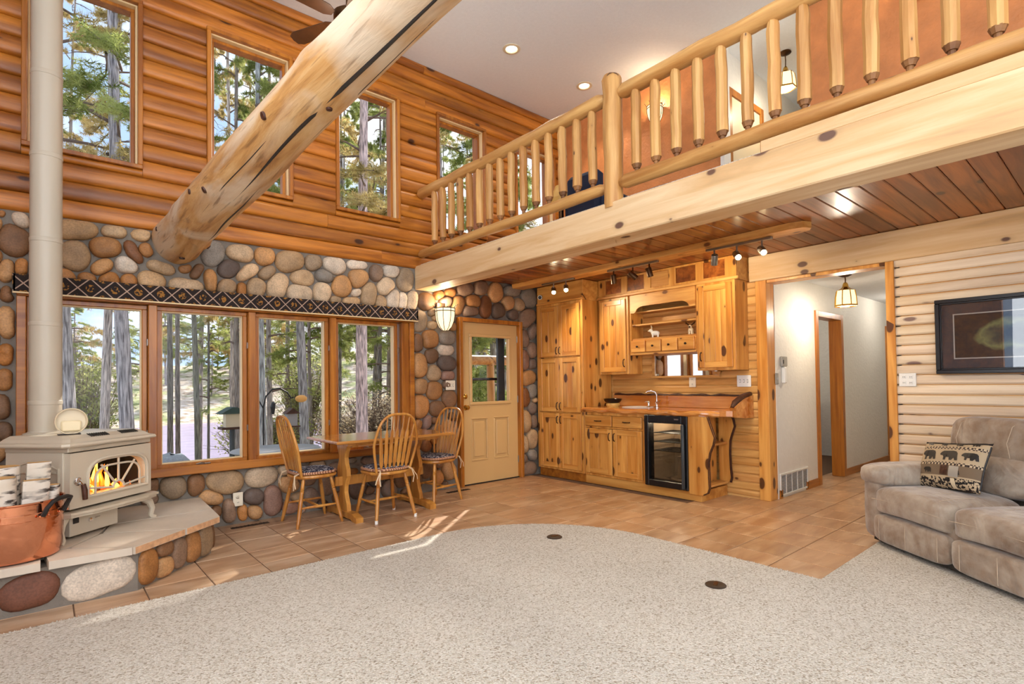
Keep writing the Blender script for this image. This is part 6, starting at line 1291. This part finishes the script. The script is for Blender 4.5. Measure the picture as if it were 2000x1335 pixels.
def make_bush(name, w, h, n, seed, leaf, size=.05):
    rr = random.Random(seed); t = thing(name, 'x', 'shrub'); qb, qf = MB(), MB()
    for i in range(int(n / 26)):
        a = rr.uniform(0, 6.283); d = Vector((math.cos(a) * rr.uniform(.1, 1) * w, math.sin(a) * rr.uniform(.1, 1) * w, h * rr.uniform(.5, 1))); mid = d * .5 + Vector((rr.uniform(-.1, .1), rr.uniform(-.1, .1), .12 * h)); qb.tube([(0, 0, -.15), mid, d], [.014, .009, .003], 4, cap=False)
        for s in range(4):
            u = rr.uniform(.3, 1); p = (mid * u * 2 if u < .5 else mid.lerp(d, u * 2 - 1)); e = p + Vector((rr.gauss(0, .25) * w, rr.gauss(0, .25) * w, rr.uniform(0, .25) * h)); qb.tube([p, e], [.005, .002], 3, cap=False)
            for _ in range(6):
                c = p.lerp(e, rr.random()) + Vector((rr.gauss(0, .06), rr.gauss(0, .06), rr.gauss(0, .06))); x = Vector((rr.gauss(0, 1), rr.gauss(0, 1), rr.gauss(0, 1))).normalized(); y = x.orthogonal().normalized(); s_ = size * rr.uniform(.5, 1.2); o = len(qf.v)
                qf.v += [tuple(c - x * s_), tuple(c - y * s_ * .6), tuple(c + x * s_), tuple(c + y * s_ * .6)]; qf.f.append((o, o + 1, o + 2, o + 3))
    part('twigs', qb, M['twig'], t); part('leaves', qf, leaf, t, kind='stuff'); return t
P5 = make_tree('pine_tree', 23, .16, 12.5, 34, 2.6, 3.0, 9, M['needles'])
P1 = make_tree('pine_tree', 17, .15, 3.6, 54, 3.0, 4.4, 1, M['needles']); P2 = make_tree('pine_tree', 19, .16, 4.2, 52, 2.9, 4.2, 2, M['needles2'], .25)
P3 = make_tree('pine_tree', 16, .13, 2.0, 40, 2.3, 2.2, 3, M['needles'], .5, .1); P4 = make_tree('pine_tree', 10, .09, .6, 60, 2.2, 3.6, 4, M['needles'], .0, .22)
D1 = make_bush('bare_tree', 2.2, 7.0, 5200, 5, M['leaves'], .07); D2 = make_bush('bare_tree', 1.9, 5.5, 4600, 6, M['leaves_g'], .07); B1 = make_bush('woodland_shrub', .9, 1.5, 4200, 7, M['leaves'], .03); B2 = make_bush('woodland_shrub', .9, 1.3, 4200, 8, M['leaves_g'], .03)
used = set()
def put(proto, x, y, label, cat, group=None, rz=0, sc=1.0, lean=(0, 0), col=None, thick=1.0):
    o = proto if proto.name not in used else copy_tree(proto); used.add(proto.name)
    o.location = (x, y, gz(x, y)); o.rotation_euler = (lean[0], lean[1], rz); o.scale = (sc * thick, sc * thick, sc); tag(o, label, cat, group)
    if col:
        for c in o.children:
            if c.name.startswith('trunk'): c.color = (*col, 1)
    return o
sl = lambda s, y: -5.723 + s * (y + 5.478)
near = [(.030, 6.0, P2, 1.0, 'thick grey pine trunk seen just right of the stove pipe', (0, R(1.2)), (.95, .95, 1.0), 0.76), (.060, 8.2, P2, .95, 'slender pale leaning pine trunk between the two thick trunks', (0, R(-4.5)), (1.15, 1.08, 1.05), 0.60), (.098, 5.6, P1, 1.0, 'thick ridged grey pine trunk beside the first window post', (0, R(3)), (.9, .9, .98), 0.76),
        (.148, 11, P5, 1.0, 'thin dark pine trunk at the left of the second pane', (0, R(.8)), (.5, .48, .45), .45), (.160, 12, P5, 1.0, 'second thin dark pine trunk in the second pane', (0, R(.6)), (.55, .5, .46), .42), (.189, 9.5, P5, 1.0, 'dark mossy pine trunk in the middle of the second pane', (0, R(2.2)), (.5, .52, .42), 0.42), (.205, 13, P3, 1.0, 'very thin sapling trunk right of the mossy trunk', (0, R(1)), (.5, .5, .45), 0.32),
        (.238, 12, P2, 1.05, 'pale sunlit pine trunk behind the bird feeder', (0, 0), (1.3, 1.2, 1.1), 0.48), (.287, 6.5, P1, .95, 'grey green trunk at the left edge of the third pane', (0, 0), (.85, .95, .98), 0.56), (.304, 10, P3, 1.0, 'slim grey trunk behind the black feeder hook', (0, R(.5)), (.9, .85, .8), 0.60), (.357, 8.5, P2, 1.0, 'stout grey pine trunk in the middle of the third pane', (0, R(.8)), (.8, .82, .85), 0.76), (.372, 13, P1, 1.0, 'thin trunk just right of the stout grey pine', (0, 0), (.7, .65, .6), 0.48),
        (.482, 6.8, P2, 1.0, 'large pinkish pine trunk in the right pane', (0, R(-1.6)), (1.35, 1.12, 1.12), 0.96), (.515, 11, P3, 1.0, 'dark thin trunk right of the pinkish pine', (0, 0), (.5, .48, .45), 0.56), (.532, 12, P1, 1.0, 'brown trunk near the right edge of the right pane', (0, 0), (.8, .7, .62), 0.64), (.548, 9, P3, 1.0, 'grey trunk at the right edge of the right pane', (0, 0), (.9, .9, .92), 0.80),
        (.66, 9, P1, 1.0, 'pine behind the loft railing seen through the upper windows', (0, 0), (.9, .82, .78), 0.80), (.80, 10, P2, 1.0, 'pine seen through the window at the loft corner', (0, 0), (.9, .85, .8), 0.80), (.74, 12, P3, 1.0, 'dark pine trunk seen through the tan door glass', (0, 0), (.6, .55, .5), 0.72), (.25, 9.0, P3, 1.1, 'bare branched pine seen through second upper window', (0, 0), (.7, .65, .6), 0.48), (.43, 14, P1, 1.1, 'distant trunk between third and right panes', (0, 0), (.7, .65, .6), 0.64)]
near += [(.868, 9.9, P4, 1.5, 'second dense young pine at the far right beyond the porch', (0, 0), (.8, .75, .7), .8), (.83, 9.0, P4, 1.5, 'dense young pine at the far right beyond the porch', (0, 0), (.8, .75, .7), 0.80)]  # pines added to block and dapple the sun on the hearth
rt = random.Random(12)
for s, y, pr_, sc, lb, ln, col, th in near: put(pr_, sl(s, y), y, lb, 'tree', 'near pine trees outside the windows', rt.uniform(0, 6.28), sc, ln, col, th)
for i in range(10):
    y = rt.uniform(14, 22); s = -.05 + .078 * i + rt.uniform(-.015, .015); x = sl(s, y)
    if abs(x + 2.0 - 1.258 * y) < 4 and y < 20: continue
    put(rt.choice([P1, P2, P1]), x, y, 'tall pine in the second row behind the nearest trunks', 'tree', 'second row pines', rt.uniform(0, 6.28), rt.uniform(1.0, 1.25), (0, R(rt.uniform(-2, 2))), (.75, .7, .66), .62)
for i in range(34):
    y = rt.uniform(15, 44); s = rt.uniform(-.06, 1.0); x = sl(s, y)
    if abs(x + 2.0 - 1.258 * y) < 4 and y < 20: continue
    if gz(x, y) < -2.0 or .09 < s < .27: continue
    put(rt.choice([P1, P2, P3, P4, P4]), x, y, 'pine tree in the woods behind the nearest trunks', 'tree', 'pines in the middle distance', rt.uniform(0, 6.28), rt.uniform(.7, 1.1))
for i in range(46):
    y = rt.uniform(62, 92); s = rt.uniform(-.08, .85); put(rt.choice([P1, P3, P4, P4, D1, D2]), sl(s, y), y, 'distant tree on the hillside across the river', 'tree', 'trees across the river', rt.uniform(0, 6.28), rt.uniform(.8, 1.3))
for i in range(40):
    y = rt.uniform(9, 34); s = rt.uniform(-.05, .75); x = sl(s, y)
    if abs(x + 2.0 - 1.258 * y) < 4 and y < 20: continue
    if gz(x, y) < -2.05 or (.09 < s < .25 and y < 30): continue
    put(rt.choice([D1, D1, D2, D2, P4]), x, y, 'leafy understorey tree among the pine trunks', 'tree', 'understorey trees', rt.uniform(0, 6.28), rt.uniform(.5, .95))
for i in range(60):
    y = rt.uniform(7.5, 30); s = rt.uniform(-.06, .8); x = sl(s, y)
    if gz(x, y) < -2.05 or (.10 < s < .24 and y < 26) or (y < 10 and rt.random() < .6): continue
    put(rt.choice([B1, B2]), x, y, 'low leafy shrub on the forest floor outside', 'shrub', 'forest floor shrubs', rt.uniform(0, 6.28), rt.uniform(.7, 1.6))
# feeders, hook, patio things, porch
gz0 = -.55
x, y = sl(.240, 3.0), 3.0
f = thing('bird_feeder_house', 'green roofed house bird feeder on a dark post', 'bird feeder', (x, y, gz(x, y))); z0 = -gz(x, y)
q = MB(); q.tube([(0, 0, -.1), (0, 0, z0 + .66)], .035, 10); part('post', q, M['darkgrey'], f)
q = MB(); q.box(-.16, .16, -.13, .13, z0 + .66, z0 + .69); part('tray', q, M['bark'], f)
q = MB(); q.box(-.10, .10, -.08, .08, z0 + .69, z0 + .88); part('seed_box', q, M['cream'], f)
q = MB(); q.prism([(-.19, z0 + .88), (.19, z0 + .88), (.03, z0 + .97), (-.03, z0 + .97)], -.16, .16, 'y'); part('roof', q, plain('feeder_green', (52, 74, 66), .6), f)
x, y = sl(.290, 2.4), 2.4
f = thing('shepherd_hook', 'black curved shepherd hook pole outside the third pane', 'hook', (x, y, gz(x, y))); z0 = -gz(x, y)
q = MB(); q.tube([(0, 0, -.1), (0, 0, z0 + .98), (.03, 0, z0 + 1.12), (.12, 0, z0 + 1.22), (.22, 0, z0 + 1.23), (.32, 0, z0 + 1.17), (.37, 0, z0 + 1.09), (.40, 0, z0 + 1.1)], .011, 7); q.tube([(0, 0, z0 + .95), (-.05, 0, z0 + 1.05), (-.1, 0, z0 + 1.09)], .008, 6); part('pole', q, M['iron'], f)
f = thing('hanging_lantern_feeder', 'small gabled glass bird feeder hanging from the black hook', 'bird feeder', (x + .37, y, .78))
q = MB(); q.tube([(0, 0, .16), (0, 0, .30)], .003, 4); part('wire', q, M['iron'], f); q = MB(); q.prism([(-.10, .09), (.10, .09), (0, .17)], -.09, .09, 'y'); part('roof', q, M['bark'], f); q = MB(); q.box(-.07, .07, -.06, .06, -.08, .09); part('seed_case', q, M['ventgrey'], f); q = MB(); q.box(-.10, .10, -.09, .09, -.10, -.08); part('perch_tray', q, M['bark'], f)
f = thing('tube_feeder', 'small black hanging feeder left on the black hook', 'bird feeder', (x + .20, y + .25, .86)); q = MB(); q.tube([(0, 0, 0), (0, 0, .1), (.01, 0, .16), (0, 0, .18)], [.02, .035, .03, .01], 8); part('tube', q, M['iron'], f); q = MB(); q.tube([(0, 0, .18), (0, 0, .38)], .003, 4); part('wire', q, M['iron'], f)
f = thing('suet_feeder', 'orange disc feeder hanging right of the hook', 'bird feeder', (x + .62, y + .3, 1.02)); q = MB(); q.blob((0, 0, .05), (.09, .03, .055), 14, 8, 1.0); part('cake', q, plain('suet', (226, 170, 96), .7), f, 60); q = MB(); q.tube([(0, 0, .1), (0, 0, .34)], .003, 4); part('wire', q, M['iron'], f)
x, y = sl(.150, 1.7), 1.7; q = MB(); rr = random.Random(3); q.blob((x, y, -.1), (.34, .3, .62), 18, 10, .8, None, lambda p: p + Vector((rr.uniform(-.02, .02), rr.uniform(-.02, .02), rr.uniform(-.02, .02)))); solo('boulder', q, M['stone'], 'blue grey boulder just outside the second pane', 'rock', smooth=60, color=C(150, 158, 166))
x, y = -3.55, 1.5; f = thing('patio_table', 'low grey glass patio table outside the third pane', 'table', (x, y, gz(x, y))); q = MB(); q.lathe([(0, 1.02), (.5, 1.02), (.52, 1.03), (.5, 1.045), (0, 1.045)], 28); part('tabletop', q, M['ventgrey'], f, 40)
for a in range(4): q = MB(); c_, s_ = math.cos(a * 1.57 + .7), math.sin(a * 1.57 + .7); q.tube([(.36 * c_, .36 * s_, 0), (.32 * c_, .32 * s_, 1.02)], .016, 7); part('leg', q, M['darkgrey'], f)
q = MB(); q.box(-2.4, 1.5, .24, 2.3, -.20, -.06); solo('porch_deck', q, M['pine_x'], 'wooden porch deck outside the tan door', 'deck', kind='structure')
f = thing('porch_railing', 'orange peeled log porch railing outside the tan door', 'railing', (-.3, 2.1, -.06)); q = MB(); q.tube([(-.7, 0, 1.72), (.5, 0, 1.73), (2.6, 0, 1.72)], .085, 12); part('top_rail', q, M['rail_y'], f, 50)
for xx in (-.6, .62, 2.0): q = MB(); q.tube([(xx + .02, 0, 0), (xx, 0, 1.7)], .07, 12); part('post', q, M['rail'], f, 50)
for o in (P1, P2, P3, P4, P5, D1, D2, B1, B2):
    if o.name not in used: put(o, 30, 60, 'distant tree on the hillside across the river', 'tree', 'trees across the river')
